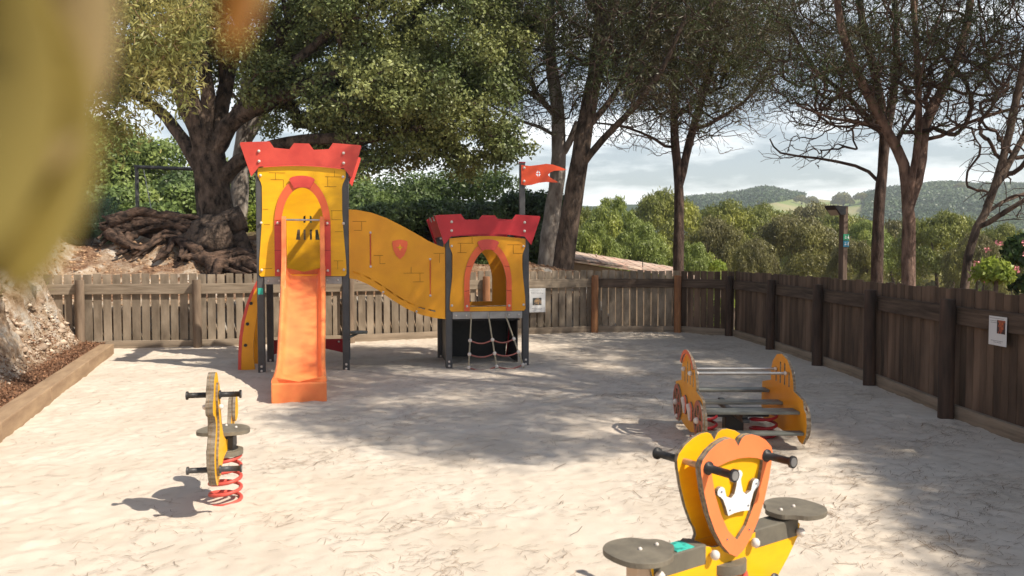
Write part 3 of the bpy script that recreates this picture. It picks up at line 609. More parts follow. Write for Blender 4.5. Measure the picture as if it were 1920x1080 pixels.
# curved climbing ladder on the left side of the tower
o_ = [(-.07, 1.24), (-.15, 1.08), (-.22, .90), (-.28, .68), (-.315, .45), (-.33, .22), (-.335, .0)]; i_ = [(-.12, -.02), (-.145, .2), (-.14, .40), (-.115, .60), (-.08, .82), (-.055, 1.0), (-.05, 1.24)]
for v in (.30, .82):
    m = MB(); m.prism(o_ + i_, v, v + .02, 0, 1); lp = m.build('ladder_cheek', [ORG, EDGE], cs)
    m = MB(); pts = [(a - .004, v + .01, b) for a, b in o_]
    for (a, b), (c, d) in zip(o_[:-1], o_[1:]):
        m.add([(a + .03, v - .003, b), (c + .03, v - .003, d), (c - .012, v - .003, d), (a - .012, v - .003, b), (a + .03, v + .023, b), (c + .03, v + .023, d), (c - .012, v + .023, d), (a - .012, v + .023, b)],
              [(0, 1, 2, 3), (7, 6, 5, 4), (0, 4, 5, 1), (3, 2, 6, 7)])
    m.build('cheek_edging', RED, lp)
for a, b in ((-.165, .92), (-.215, .64), (-.245, .35)):
    m = MB(); m.tube([(a, .285, b), (a, .85, b)], .022, 12); m.build('ladder_rung', BLK, cs)
m = MB(); m.box((.0, -.0485, 1.10), (.066, .004, .085)); m.build('sticker', TEAL, cs)
# low cross boards between the tower legs, and a round stool on the right leg
for v in (BD,):
    m = MB(); m.prism([(.05, .33), (.05, .12)] + [(.05 + 1.0 * i / 8, .12 + .09 * math.sin(PI * i / 8)) for i in range(1, 8)] + [(1.05, .12), (1.05, .33)], v - .02, v, 0, 0); b_ = m.build('cross_board', DRED, cs)
    for q in (.12, .98): cap(b_, (q, v - .03, .29), .015)
m = MB(); m.tube([(TW + .16, .16, .50), (TW + .16, .16, .525)], [.13, .135], 20); m.tube([(TW + .03, .08, .45), (TW + .15, .15, .50)], .02, 8); m.build('round_stool', PLK, cs)
# slide
sd = MB(); uc = tu + .005
prof = [(-.02, 1.315), (-.12, 1.30), (-.28, 1.20), (-.50, 1.045), (-.80, .83), (-1.10, .615), (-1.40, .405), (-1.62, .275), (-1.82, .215), (-2.05, .195), (-2.26, .185)]
iw = [.215] * 4 + [.215, .215, .215, .215, .22, .225, .225]; ow = [.275] * 4 + [.272, .270, .268, .266, .272, .278, .280]
rh = [.0, .20, .17, .15, .14, .135, .13, .12, .10, .085, .06]
rows_ = []
for (v, z), a, b, h in zip(prof, iw, ow, rh):
    h = max(h, .10); t = z + h
    rows_.append([(uc - b - .012, v, t - .05), (uc - b, v, t - .012), (uc - (a + b) / 2, v, t), (uc - a - .004, v, t - .012), (uc - a + .02, v, z + .02), (uc - a + .05, v, z), (uc, v, z - .004), (uc + a - .05, v, z), (uc + a - .02, v, z + .02), (uc + a + .004, v, t - .012), (uc + (a + b) / 2, v, t), (uc + b, v, t - .012), (uc + b + .012, v, t - .05),
                  (uc + b, v, z - .05), (uc - b, v, z - .05)])
nr = len(rows_[0]); vs_ = [p for r_ in rows_ for p in r_]
sd.add(vs_, [(i * nr + k, i * nr + (k + 1) % nr, (i + 1) * nr + (k + 1) % nr, (i + 1) * nr + k) for i in range(len(rows_) - 1) for k in range(nr)], 0, True)
sd.add(rows_[-1], [tuple(range(nr))], 0); sd.add(rows_[0], [tuple(reversed(range(nr)))], 0)
slide = sd.build('slide', SLD, cs); slide.rotation_euler = (0, 0, R(2))
b_ = slide.modifiers.new('sub', 'SUBSURF'); b_.levels = b_.render_levels = 1
m = MB(); m.box((uc, -2.285, .105), (.575, .05, .23)); m.box((uc, -2.24, .09), (.50, .05, .2)); m.build('slide_foot', SLD, slide, bevel=.015)
for s_ in (-1, 1):                         # upright hand guards at the top of the slide
    g = [(-.09, 1.24), (-.09, 2.02), (-.115, 2.08), (-.165, 2.09), (-.21, 2.04), (-.235, 1.85), (-.26, 1.60), (-.34, 1.42), (-.52, 1.20), (-.52, 1.04), (-.28, 1.16)]
    m = MB(); m.prism(smooth(g, 1), -.03, .03, 0, 0, f=lambda a, b, t: (uc + s_ * .245 + t, a, b)); m.build('slide_guard', SLD, slide, bevel=.018)
m = MB(); m.tube([(uc - .25, -.15, 2.04), (uc + .25, -.15, 2.04)], .013, 10); m.build('slide_bar', SILV, slide)

# ------------------------------------------------------------------ spring riders
def spring(par, c, r, z0, z1, turns, wire, m_, name='spring'):
    n = int(turns * 20); m = MB()
    pts = [(c[0] + r * math.cos(2 * PI * turns * i / n), c[1] + r * math.sin(2 * PI * turns * i / n), z0 + (z1 - z0) * min(1, max(0, (i / n - .04) / .92))) for i in range(n + 1)]
    m.tube(pts, wire, 9); return m.build(name, m_, par)
def grip(par, p0, p1, r=.016, fl=.025, name='handle', m_=None):
    p0, p1 = Vector(p0), Vector(p1); d = (p1 - p0).normalized(); m = MB()
    m.tube([p0, p0 + d * .008, p0 + d * .009, p1 - d * .012, p1 - d * .011, p1], [fl * 1.05, fl * 1.05, r, r, fl, fl], 16); h = m.build(name, m_ or BLK, par)
    m = MB(); m.tube([p1, p1 + d * .002], fl * .72, 14); m.build('end_plug', SILV, h); return h
# seahorse-like rider seen end-on
r1 = thing('spring_rider', 'narrow yellow animal spring rider seen end-on, on a red coil', 'spring rider', (-1.83, 5.05, 0), R(11), 'spring riders on the sand')
def prof_board(pts, t0, t1): m = MB(); m.prism(smooth(pts, 2), t0, t1, 0, 1, f=lambda a, b, t: (t, -a, b)); return m
body = [(.36, .21), (.43, .27), (.46, .36), (.45, .46), (.40, .53), (.385, .60), (.42, .65), (.475, .66), (.485, .72), (.44, .78), (.43, .86), (.37, .905), (.30, .885), (.27, .80), (.25, .68), (.22, .58), (.17, .51), (.06, .455), (-.12, .455), (-.20, .50), (-.225, .60), (-.27, .645), (-.34, .62), (-.36, .52), (-.33, .42), (-.22, .345), (.05, .335), (.2, .32), (.28, .25)]
ebl = [(.36, .27), (.41, .33), (.41, .44), (.36, .50), (.34, .60), (.38, .68), (.40, .76), (.37, .84), (.32, .83), (.30, .70), (.27, .58), (.22, .48), (.05, .42), (-.1, .42), (-.1, .375), (.08, .365), (.25, .35), (.31, .28)]
prof_board(body, -.013, .013).build('body_board', [YEL, EDGE], r1)
prof_board([(a * .995 + .002, b) for a, b in body[:18]] + [(.1, .40), (.2, .34), (.28, .26)], .0135, .0135).build('side_board', [EDGE, EDGE], r1) if False else None
prof_board([(a * .995 + .002, b) for a, b in body[:18]] + [(.1, .40), (.2, .34), (.28, .26)], -.029, -.014).build('side_board', [YEL, EDGE], r1)
prof_board(ebl, .014, .027).build('inlay', [YEL, EDGE], r1); prof_board(ebl, -.040, -.030).build('inlay', [YEL, EDGE], r1)
prof_board([(-.20, .47), (-.22, .62), (-.27, .655), (-.33, .63), (-.35, .5)], .017, .036).build('tail_board', [YEL, EDGE], r1)
for s_ in (-1, 1):
    grip(r1, (s_ * .03, -.36, .765), (s_ * .155, -.36, .765), .0165, .025)
    grip(r1, (s_ * .03, -.385, .325), (s_ * .155, -.385, .325), .0165, .024, 'footrest', DARK)
    cap(r1, (s_ * .045, -.40, .70), .016)
m = MB(); m.prism(smooth([(-.165, -.03), (-.15, -.12), (-.05, -.15), (.05, -.15), (.15, -.12), (.165, -.03), (.13, .07), (.05, .13), (-.05, .13), (-.13, .07)], 2), .468, .490, 0, 1, f=lambda a, b, t: (a, b, t)); s1 = m.build('seat', [SEAT, SEAT], r1, bevel=.006)
for q in ((-.06, -.03), (.07, 0), (.0, .07)): cap(s1, (q[0], q[1], .491), .009)
m = MB(); m.tube([(0, 0, .322), (0, 0, .352)], .112, 24); m.tube([(0, 0, .352), (0, 0, .375)], [.08, .06], 20); m.build('spring_plate', SEAT, r1)
m = MB(); m.box((.035, .02, .40), (.05, .16, .09)); m.box((-.035, .02, .40), (.02, .16, .09)); m.build('bracket', DARK, r1, bevel=.006)
spring(r1, (0, 0), .095, -.02, .325, 5.4, .0120, SPR)
# two-seat shield rider in front
r2 = thing('seesaw_spring_rider', 'two-seat spring rider with orange shield and white crown nearest the camera', 'spring rider', (.895, 3.35, -.018), R(34), 'spring riders on the sand')
half = [(.045, .375), (.09, .42), (.135, .487), (.172, .565), (.200, .65), (.219, .735), (.222, .765), (.212, .790), (.175, .822), (.13, .845), (.085, .858), (.045, .859), (.022, .850), (.009, .833)]
sh = [(0, .352)] + half + [(0, .820)] + [(-a, b) for a, b in reversed(half)]
hi_ = [(.055, .475), (.10, .55), (.135, .635), (.156, .72), (.158, .738), (.12, .752), (.06, .763), (.0, .767)]
hole = [(0, .425)] + hi_ + [(-a, b) for a, b in reversed(hi_[:-1])]
m = MB(); m.prism(sh, -.078, -.062, 0, 1, [hole]); fs_ = m.build('shield_frame', [SHO, EDGE], r2, bevel=.0025)
shy = [(a * .995, b if b > .36 else .36) for a, b in sh]
m = MB(); m.prism(shy, -.061, -.046, 0, 1); m.build('shield_board', [YEL, EDGE], r2, bevel=.002)
bk = [(.12, .37), (.12, .40), (.105, .43), (.115, .46), (.135, .487), (.172, .565), (.200, .65), (.219, .735), (.222, .765), (.212, .790), (.175, .822), (.13, .845), (.085, .858), (.045, .859), (.022, .850), (.009, .833)]
m = MB(); m.prism([(0, .36)] + bk + [(0, .820)] + [(-a, b) for a, b in reversed(bk)], .052, .070, 0, 1); m.build('rear_shield', [YEL, EDGE], r2, bevel=.0025)
cw = [(-.052, .545), (-.02, .550), (.02, .550), (.055, .545), (.062, .575), (.078, .612)] + arc(.088, .645, .019, -80, 170, 8) + [(.062, .622), (.038, .612), (.022, .625), (.013, .655), (.010, .675)] + arc(0, .695, .018, -50, 230, 8) + [(-.010, .675), (-.013, .655), (-.022, .625), (-.038, .612), (-.062, .622)] + arc(-.088, .645, .019, 10, 260, 8) + [(-.078, .612), (-.062, .575)]
m = MB(); m.prism([(a * 1.22, .625 + (b - .625) * 1.08) for a, b in cw], -.084, -.066, 0, 1); crn = m.build('crown_emblem', [WHT, EDGE], r2, bevel=.002)
SC = mat('screw_steel', (.35, .38, .45), None, .3, metal=.8)
for a, b in ((-.107, .647), (.107, .647), (-.055, .562), (.058, .562)):
    m = MB(); m.tube([(a, -.0835, b), (a, -.0862, b)], .0045, 10); m.build('screw', SC, crn)
for a, b in ((-.062, .44), (.075, .455)):
    m = MB(); m.tube([(a, -.0775, b), (a, -.0805, b)], .004, 10); m.build('screw', SC, fs_)
for s_ in (-1, 1):
    for f_ in (-1, 1): grip(r2, (s_ * .180, f_ * .072 - .004, .755), (s_ * .180, f_ * .215, .755), .0165, .026)
    m = MB(); m.tube([(s_ * .180, -.048, .755), (s_ * .180, .053, .755)], .013, 12); m.build('handle_core', mat('brass%d' % s_, (.50, .30, .17), None, .4, metal=.4), r2)
    for f_ in (-1, 1): grip(r2, (s_ * .235, f_ * .080, .205), (s_ * .235, f_ * .20, .205), .017, .026, 'footrest', DARK)
    m = MB(); m.prism(smooth([(s_ * (.475 + a), b) for a, b in ((.14, 0), (.125, .09), (.04, .145), (-.06, .13), (-.10, .07), (-.15, .045), (-.15, -.045), (-.10, -.07), (-.06, -.13), (.04, -.145), (.125, -.09))], 2), .438, .460, 0, 0, f=lambda a, b, t: (a, b, t))
    s2 = m.build('seat', SEAT, r2, bevel=.006)
    for a in (.0, -.09): cap(s2, (s_ * (.475 + a), 0, .461), .009)
    m = MB(); m.box((s_ * .30, 0, .385), (.30, .095, .085)); bm_ = m.build('beam', mat('beam_grey%d' % s_, (.17, .155, .12), (.12, .11, .09), .6, (9, 9, 9)), r2, bevel=.006)
    if s_ < 0:
        m = MB(); m.box((-.265, 0, .4295), (.10, .085, .003)); m.build('sticker', mat('teal_label', (.06, .55, .45), (.03, .28, .24), .3, (14, 14, 14), ramp=(.48, .52)), bm_)
        m = MB(); m.box((-.475, 0, .285), (.085, .07, .30)); m.build('stop_block', mat('beige_block', (.62, .46, .33), (.55, .40, .28), .6), r2, bevel=.006)
sd_ = [(.13, .10), (.20, .10), (.28, .16), (.38, .26), (.445, .34), (.462, .395), (.45, .405), (.19, .352), (.19, .415), (.17, .425), (.10, .405)]
arch_ = [(.115, .22), (.09, .27), (.05, .30), (0, .31)]
full = [(.12, .14)] + sd_ + [(-a, b) for a, b in reversed(sd_)] + [(-.12, .14)] + [(-a, b) for a, b in arch_[:-1]] + list(reversed(arch_))
for y0 in (-.0605 + .0, .0505):
    m = MB(); m.prism([(a, b) for a, b in full], y0 + (-.001 if y0 < 0 else 0) + (.0 if y0 > 0 else .015), y0 + .0005 + (.015 if y0 < 0 else 0) + (.016 if y0 > 0 else .013), 0, 1)
    sb_ = m.build('side_board', [YEL, EDGE], r2, bevel=.002)
    y1 = -.065 if y0 < 0 else .075
    for s_ in (-1, 1):
        for a, b in ((.125, .385), (.435, .368)): cap(sb_, (s_ * a, -.07 if y0 < 0 else .08, b), .021)
m = MB(); m.tube([(0, 0, .285), (0, 0, .325)], .10, 28); m.build('spring_plate', SEAT, r2, bevel=.005)
spring(r2, (0, 0), .095, -.02, .285, 4.4, .0135, SPR)
# four-seat carriage rider
r3 = thing('carriage_spring_rider', 'amber four-seat carriage spring rider with plank benches and silver rails', 'spring rider', (1.92, 6.9, 0), 0, 'spring riders on the sand')
hp = [(-.57, .22), (-.55, .42), (-.30, .475), (-.31, .56), (-.26, .66), (-.15, .735), (-.02, .755), (.12, .72), (.22, .64), (.27, .55), (.28, .47), (.50, .43), (.52, .36), (.57, .33), (.59, .24), (.57, .14), (.50, .06), (.42, .07), (.34, .12), (.1, .07), (-.1, .07), (-.34, .10), (-.42, .06), (-.50, .07), (-.56, .13)]
hp = [(-a, b) for a, b in hp]                # near end towards the camera is -y
sl_ = [[(-.135 + q, .47), (-.105 + q, .47), (-.105 + q, .60 + c), (-.135 + q, .60 + c - .01)] for q, c in ((-.05, .0), (.06, .06), (.17, .06), (.28, .0))]
for s_ in (-1, 1):
    x0 = .435 if s_ > 0 else -.375; hq = [(a, b * .965) for a, b in hp]; m = MB(); m.prism(hq, x0 - .011, x0 + .011, 0, 1, sl_, f=lambda a, b, t: (t, a, b)); pn = m.build('side_panel', [ORG, EDGE], r3, bevel=.002)
    for yy, zz in ((.13, .60), (-.13, .60)): cap(pn, (x0 + s_ * .03, yy, zz - .02), .022); cap(pn, (x0 - s_ * .03, yy, zz - .02), .018)
    xo = x0 + s_ * .02
    for yy in (-.42, .42):
        m = MB(); ring = arc(yy, .235, .165, 0, 360, 24)[:-1]; hl = [list(reversed(arc(yy, .235, .125, a + 8, a + 52, 4) + list(reversed(arc(yy, .235, .045, a + 14, a + 46, 3))))) for a in range(0, 360, 60)]
        m.prism(ring, xo - .008, xo + .008, 0, 1, hl, f=lambda a, b, t: (t, a, b)); wh = m.build('wheel_board', [mat('faded_red%d%d' % (s_, yy > 0), (.45, .13, .075), (.34, .09, .055), .5), EDGE], r3)
        cap(wh, (xo + s_ * .018, yy, .235), .028); cap(wh, (xo + s_ * .012, yy - .03, .11), .02)
    for yy, zz, dz in ((-.12, .25, -.03), (.10, .27, .02)):
        m = MB(); m.prism(arc(yy, zz, .085, 0, 360, 16)[:-1], xo - .006, xo + .006, 0, 1, f=lambda a, b, t: (t, a, b)); q = m.build('round_board', [COR, EDGE], r3)
        m = MB(); m.tube([(xo + s_ * .012, yy + .03, zz + .05), (xo + s_ * .016, yy - .02, zz + .01), (xo + s_ * .012, yy - .015, zz - .07)], [.022, .018, .01], 8); m.build('white_trim', CAP, q)
    m = MB(); m.prism(arc(0, .565, .205, 20, 160, 14, .20) + list(reversed(arc(0, .565, .17, 20, 160, 14, .165))), xo - .014, xo - .002, 0, 1, f=lambda a, b, t: (t, a * 1.35, b - .0)); 
    if s_ < 0: m.build('dome_trim', [COR, EDGE], r3)
for yy, zz in ((.13, .60), (-.13, .60)):
    m = MB(); m.tube([(-.36, yy, zz - .02), (.42, yy, zz - .02)], .013, 12); m.build('rail', SILV, r3)
for yy, zz, wd in ((.40, .35, .15), (.03, .305, .13), (-.36, .30, .17), (-.50, .15, .09), (.50, .15, .09)):
    m = MB(); m.box((.03, yy, zz), (.786, wd, .025)); m.build('bench_plank' if zz > .2 else 'footboard', PLK, r3, bevel=.006)
m = MB(); m.box((0, 0, .215), (.60, .12, .05)); m.box((.0, -.0, .12), (.16, .12, .16)); m.build('chassis', BLK, r3, bevel=.01)
for s_ in (-1, 1): spring(r3, (s_ * .26, -.02), .11, -.02, .20, 3.1, .0125, SPD)
m = MB()
for yy in (.36, -.30): m.box((0, yy, .25), (.05, .12, .05))
m.box((0, 0, .225), (.06, .80, .03)); m.build('bench_frame', DARK, r3, bevel=.006)
# ------------------------------------------------------------------ trees
BARKP = mat('pine_bark', (.19, .135, .10), (.035, .024, .018), .9, (9, 9, 3.0), det=9, bump=1.0, bscale=(16, 16, 5), dist=.05, ramp=(.36, .62))
BARKR = mat('red_pine_bark', (.27, .175, .13), (.07, .042, .032), .9, (9, 9, 3.0), det=9, bump=1.0, bscale=(16, 16, 5), dist=.05, ramp=(.36, .62))
BARKD = mat('dark_pine_bark', (.13, .085, .065), (.028, .018, .014), .9, (9, 9, 3.0), det=9, bump=1.0, bscale=(16, 16, 5), dist=.05, ramp=(.36, .62))
BARKO = mat('cork_bark', (.19, .135, .10), (.018, .013, .010), .95, (7, 7, 4), det=10, bump=1.0, bscale=(10, 10, 7), dist=.09, ramp=(.36, .64))
BARKG = mat('pale_bark', (.36, .32, .28), (.14, .11, .09), .9, (8, 8, 3), det=8, bump=.8, bscale=(12, 12, 4), dist=.03)
TWIG = mat('dead_twigs', (.13, .085, .065), (.045, .028, .022), .9, (3, 3, 3))
LOAK = leafmat('oak_leaves', (.25, .27, .09), (.10, .13, .042), .14, .42, .9)
LPIN = leafmat('pine_needles', (.11, .125, .04), (.13, .09, .045), .2, .4, .8)
LPID = leafmat('dark_pine_needles', (.085, .115, .04), (.09, .075, .038), .2, .4, .8)
LYEL = leafmat('yellow_leaves', (.44, .40, .14), (.20, .21, .065), .35, .3, 2.0)
def at_px(px, py, D):                        # authoring helper: point seen at (px,py) at depth D along the view
    return Vector(((px - 960) / 1500 * D, D, 1.6 - (py - 475) / 1500 * D))
class Tree:
    def __init__(s, seed): s.rg = np.random.default_rng(seed); s.P = np.zeros((90000, 3)); s.par = np.full(90000, -1); s.lv = np.zeros(90000, int); s.rad = np.zeros(90000); s.w = np.zeros(90000); s.n = 0
    def node(s, p, par, lv, r=0):
        i = s.n; s.P[i] = p; s.par[i] = par; s.lv[i] = lv; s.rad[i] = r; s.n += 1; return i
    def limb(s, pts, r0, r1, attach=None, step=.3):
        pts = [np.array(p, float) for p in pts]; Q = []          # Catmull-Rom
        ext = [2 * pts[0] - pts[1]] + pts + [2 * pts[-1] - pts[-2]]
        for i in range(1, len(ext) - 2):
            a, b, c, d = ext[i - 1:i + 3]; k = max(2, int(np.linalg.norm(c - b) / step))
            for j in range(k):
                t = j / k; Q.append(.5 * ((2 * b) + (-a + c) * t + (2 * a - 5 * b + 4 * c - d) * t * t + (-a + 3 * b - 3 * c + d) * t ** 3))
        Q.append(pts[-1]); m = len(Q); par = -1
        if attach is not None or s.n: par = int(np.argmin(((s.P[:s.n] - Q[0]) ** 2).sum(1))); Q = Q[1:]
        for k, q in enumerate(Q): par = s.node(q, par, 0, r0 + (r1 - r0) * k / m)
        return s
    def grow(s, T, step=.35, wob=.06, ref=None, sag=0.0, minlv=1, zmin=None):
        ref = s.P[:s.n].mean(0) if ref is None else np.array(ref); T = T[np.argsort(((T - ref) ** 2).sum(1))]; tips = []
        ok = (s.rad[:s.n] < 1e9) if zmin is None else (s.P[:s.n, 2] > zmin); pen = np.where(ok, 0, 50.0); pen = np.concatenate([pen, np.zeros(90000 - len(pen))])
        dirs = np.zeros((90000, 3))
        for i in range(s.n):
            if s.par[i] >= 0: v = s.P[i] - s.P[s.par[i]]; dirs[i] = v / (np.linalg.norm(v) + 1e-9)
        for t in T:
            v = t - s.P[:s.n]; d = np.linalg.norm(v, axis=1) + 1e-6; c = (v * dirs[:s.n]).sum(1) / d
            i = int(np.argmin(d * (2.3 - 1.35 * c) + pen[:s.n])); a = s.P[i]; L_ = d[i]; k = max(2, int(L_ / step)); ctrl = a + dirs[i] * min(L_ * .22, .3) + (t - a) * .28 + np.array([0, 0, -sag * L_]); p = i
            for j in range(1, k + 1):
                u = j / k; q = (1 - u) ** 2 * a + 2 * u * (1 - u) * ctrl + u * u * t
                if j < k: q = q + s.rg.normal(size=3) * wob * step
                o = p; p = s.node(q, p, s.lv[i] + 1 if j == 1 else s.lv[p]); dv = s.P[p] - s.P[o]; dirs[p] = dv / (np.linalg.norm(dv) + 1e-9)
            s.w[p] += 1; tips.append(p)
        return np.array(tips)
    def finish(s, rt=.006, e=.5, k=1.0):
        s.rad[:s.n] *= k
        w = s.w[:s.n].copy()
        for i in range(s.n - 1, 0, -1):
            if s.par[i] >= 0: w[s.par[i]] += w[i]
        pr = rt * np.maximum(w, .6) ** e
        for i in range(s.n):
            if s.rad[i] == 0: q = s.par[i]; s.rad[i] = min(pr[i], .8 * s.rad[q] if s.lv[q] == 0 else s.rad[q])
        return s
    def mesh(s, name, sel, m, par, sides=5, knobs=0.0):
        V = []; F = []; kids = {}
        for i in range(1, s.n): kids.setdefault(s.par[i], []).append(i)
        idx = [i for i in range(s.n) if sel(s.lv[i])]; inn = set(idx); cont = {}
        for i in idx:                         # one continuing child per node
            ks = [k for k in kids.get(i, []) if k in inn and s.lv[k] == s.lv[i]]
            if ks: cont[i] = max(ks, key=lambda k: s.rad[k])
        started = set(cont.values()); vb = 0; ang = np.arange(sides) * 2 * PI / sides
        for i in idx:
            if i in started: continue
            ch = [i]; p = s.par[i]
            if p >= 0: ch = [p, i]
            while ch[-1] in cont: ch.append(cont[ch[-1]])
            if len(ch) < 2: continue
            Q = s.P[ch]; r = s.rad[ch].copy()
            if p >= 0: r[0] = r[1]
            D = np.gradient(Q, axis=0); D /= np.linalg.norm(D, axis=1, keepdims=True) + 1e-9
            ref = np.array([0, 0, 1.]) if abs(D[0][2]) < .8 else np.array([1., 0, 0])
            A = np.cross(D, ref); A /= np.linalg.norm(A, axis=1, keepdims=True) + 1e-9; B = np.cross(D, A)
            rr = r[:, None] * (1 + knobs * s.rg.normal(size=(len(ch), sides)))
            ring = Q[:, None] + (A[:, None] * np.cos(ang)[None, :, None] + B[:, None] * np.sin(ang)[None, :, None]) * rr[..., None]
            V.append(ring.reshape(-1, 3)); n = len(ch)
            a = vb + np.arange(n - 1)[:, None] * sides + np.arange(sides)[None]; b = vb + np.arange(n - 1)[:, None] * sides + (np.arange(sides)[None] + 1) % sides
            F.append(np.stack([a, b, b + sides, a + sides], -1).reshape(-1, 4)); vb += n * sides
        return big(name, np.concatenate(V), np.concatenate(F), m, par, smooth=True)
def tufts(P, per, ln, wd, spread, rg, m, name, par, up=.4):
    Q = np.repeat(P, per, 0) + rg.normal(size=(len(P) * per, 3)) * spread
    V, F = leaves(Q, ln, wd, rg, up=up, var=.5); return big(name, V, F, m, par)
def ell(n, c, r, rg, shell=.0, zlo=-1.0):
    o = []
    while len(o) < n:
        v = rg.uniform(-1, 1, 3); q = np.linalg.norm(v)
        if shell < q < 1 and v[2] > zlo: o.append(np.array(c) + v * np.array(r))
    return np.array(o)
def pine(name, label, group, limbs, ells, seed, bark=BARKP, needle=LPIN, trunk_sides=16, tuft=(9, .15, .012, .07), tuft_z=None, wob=.06, sag=0.0, rt=.0040, tuft_p=1.0, zmin=None, step=.35):
    base = limbs[0][0][0]; t = thing(name, label, 'pine tree', tuple(base), 0, group); T = Tree(seed); bl = np.array(base)
    for pts, r0, r1 in limbs: T.limb([np.array(p) - bl for p in pts], r0, r1)
    trg = np.concatenate([ell(n, np.array(c) - bl, r, T.rg, sh, zl) for n, c, r, sh, zl in ells])
    tips = T.grow(trg, step, wob, sag=sag, zmin=(zmin - base[2]) if zmin else None); T.finish(rt, .38, .64)
    T.mesh('trunk', lambda l: l == 0, bark, t, trunk_sides, .035); T.mesh('branches', lambda l: l >= 1, TWIG, t, 4)
    P = T.P[tips]
    if tuft_z is not None: P = P[(P[:, 2] + bl[2] + T.rg.normal(size=len(P)) * .5) > tuft_z]
    P = P[T.rg.random(len(P)) < tuft_p]
    if len(P): tufts(P, *tuft, T.rg, needle, 'crown', t)
    return t
def G(x, y): return float(terrain(x, y))
def pt(px, py, D): return tuple(at_px(px, py, D))

# pines beyond the fence
b = at_px(1052, 500, 17.2)
pine('pine_tree', 'tall leaning pine with forked bare trunk directly behind the castle flag', 'pines beyond the fence',
     [([(b.x, 17.2, G(b.x, 17.2) - .15), pt(1062, 455, 17.2), pt(1078, 350, 17.2), pt(1096, 240, 17.3), pt(1118, 120, 17.4), pt(1125, 40, 17.5), pt(1112, -60, 17.5), pt(1120, -250, 17.5)], .36, .15),
      ([pt(1118, 120, 17.4), pt(1142, 40, 17.3), pt(1165, -40, 17.2), pt(1200, -220, 17)], .17, .08),
      ([pt(1082, 320, 17.2), pt(1130, 262, 17.0), pt(1190, 200, 16.6), pt(1240, 130, 16.2), pt(1280, 40, 16)], .12, .05),
      ([pt(1094, 250, 17.3), pt(1150, 180, 17.8), pt(1200, 90, 18.2), pt(1230, 0, 18.4)], .11, .05),
      ([pt(1125, 40, 17.5), pt(1080, -20, 17.4), pt(1020, -100, 17.2)], .12, .06)],
     [(1700, at_px(1200, -40, 17.2), (3.0, 2.8, 2.5), .2, -1), (600, at_px(1050, 130, 17.3), (2.2, 2.0, 1.6), .2, -1), (420, at_px(1200, 210, 17), (2.0, 1.8, .9), .2, -1)], 11, BARKP, LPID, tuft_z=4.9, tuft=(24, .13, .018, .10), tuft_p=.85)
b = at_px(1022, 500, 17.9)
pine('pine_tree', 'slimmer grey trunked pine just left of the leaning pine, bare side boughs', 'pines beyond the fence',
     [([(b.x, 17.9, G(b.x, 17.9) - .15), pt(1030, 440, 17.9), pt(1045, 330, 18), pt(1047, 260, 18), pt(1043, 190, 18), pt(1030, 80, 18), pt(1035, -150, 18)], .33, .10),
      ([pt(1050, 300, 18), pt(1066, 270, 17.9), pt(1082, 230, 17.8)], .12, .10),
      ([pt(1043, 215, 18), pt(990, 175, 18), pt(930, 150, 18), pt(860, 140, 18)], .08, .03),
      ([pt(1046, 250, 18), pt(980, 230, 18.3), pt(910, 195, 18.6)], .06, .025)],
     [(900, at_px(1010, 10, 18), (2.0, 2.0, 1.8), .2, -1), (220, at_px(960, 190, 18), (1.6, 1.4, .8), .2, -1)], 12, BARKG, LPID, tuft_z=4.6, tuft=(20, .13, .018, .085), tuft_p=.7)
b = at_px(1272, 510, 20)
pine('pine_tree', 'dark trunked umbrella pine standing alone right of the tiled shed roof', 'pines beyond the fence',
     [([(b.x, 20, G(b.x, 20) - .2), pt(1272, 420, 20), pt(1270, 330, 20), pt(1262, 250, 20), pt(1262, 150, 20), pt(1250, 40, 20), pt(1255, -120, 20)], .24, .09),
      ([pt(1272, 350, 20), pt(1290, 270, 20), pt(1312, 190, 20), pt(1340, 90, 20), pt(1350, -60, 20)], .17, .06),
      ([pt(1264, 290, 20), pt(1225, 262, 20), pt(1170, 240, 20), pt(1110, 232, 20)], .06, .025),
      ([pt(1298, 250, 20), pt(1350, 222, 20), pt(1410, 175, 20), pt(1440, 110, 20)], .07, .03)],
     [(3000, at_px(1290, 70, 20), (2.4, 2.4, 2.7), .1, -1), (420, at_px(1270, 235, 20), (2.6, 2.0, .8), .2, -1)], 13, BARKD, LPIN, tuft_z=5.6, tuft=(28, .15, .020, .11), tuft_p=.95)
b = at_px(1645, 525, 15)
pine('pine_tree', 'straight dark pine trunk left in the close pair, low dead bough to the left', 'pines beyond the fence',
     [([(b.x, 15, G(b.x, 15) - .2), pt(1645, 420, 15), pt(1652, 300, 15), pt(1650, 220, 15), pt(1625, 110, 15), pt(1600, 0, 15), pt(1590, -150, 15)], .205, .07),
      ([pt(1652, 280, 15), pt(1668, 180, 15.1), pt(1672, 80, 15.2), pt(1660, -80, 15.3)], .13, .05),
      ([pt(1648, 335, 15), pt(1600, 312, 15.2), pt(1530, 298, 15.4), pt(1460, 288, 15.6), pt(1440, 262, 15.7)], .05, .012),
      ([pt(1650, 250, 15), pt(1590, 190, 14.8), pt(1520, 130, 14.6), pt(1470, 50, 14.5)], .07, .03)],
     [(1350, at_px(1570, 60, 15), (2.0, 2.0, 2.3), .1, -1), (90, at_px(1500, 290, 15.5), (.9, .6, .33), .1, -1), (200, at_px(1530, 180, 15), (1.2, 1.4, .8), .1, -1)], 14, BARKD, LPID, tuft_z=4.9, tuft=(26, .12, .015, .075), tuft_p=.65)
b = at_px(1704, 528, 13)
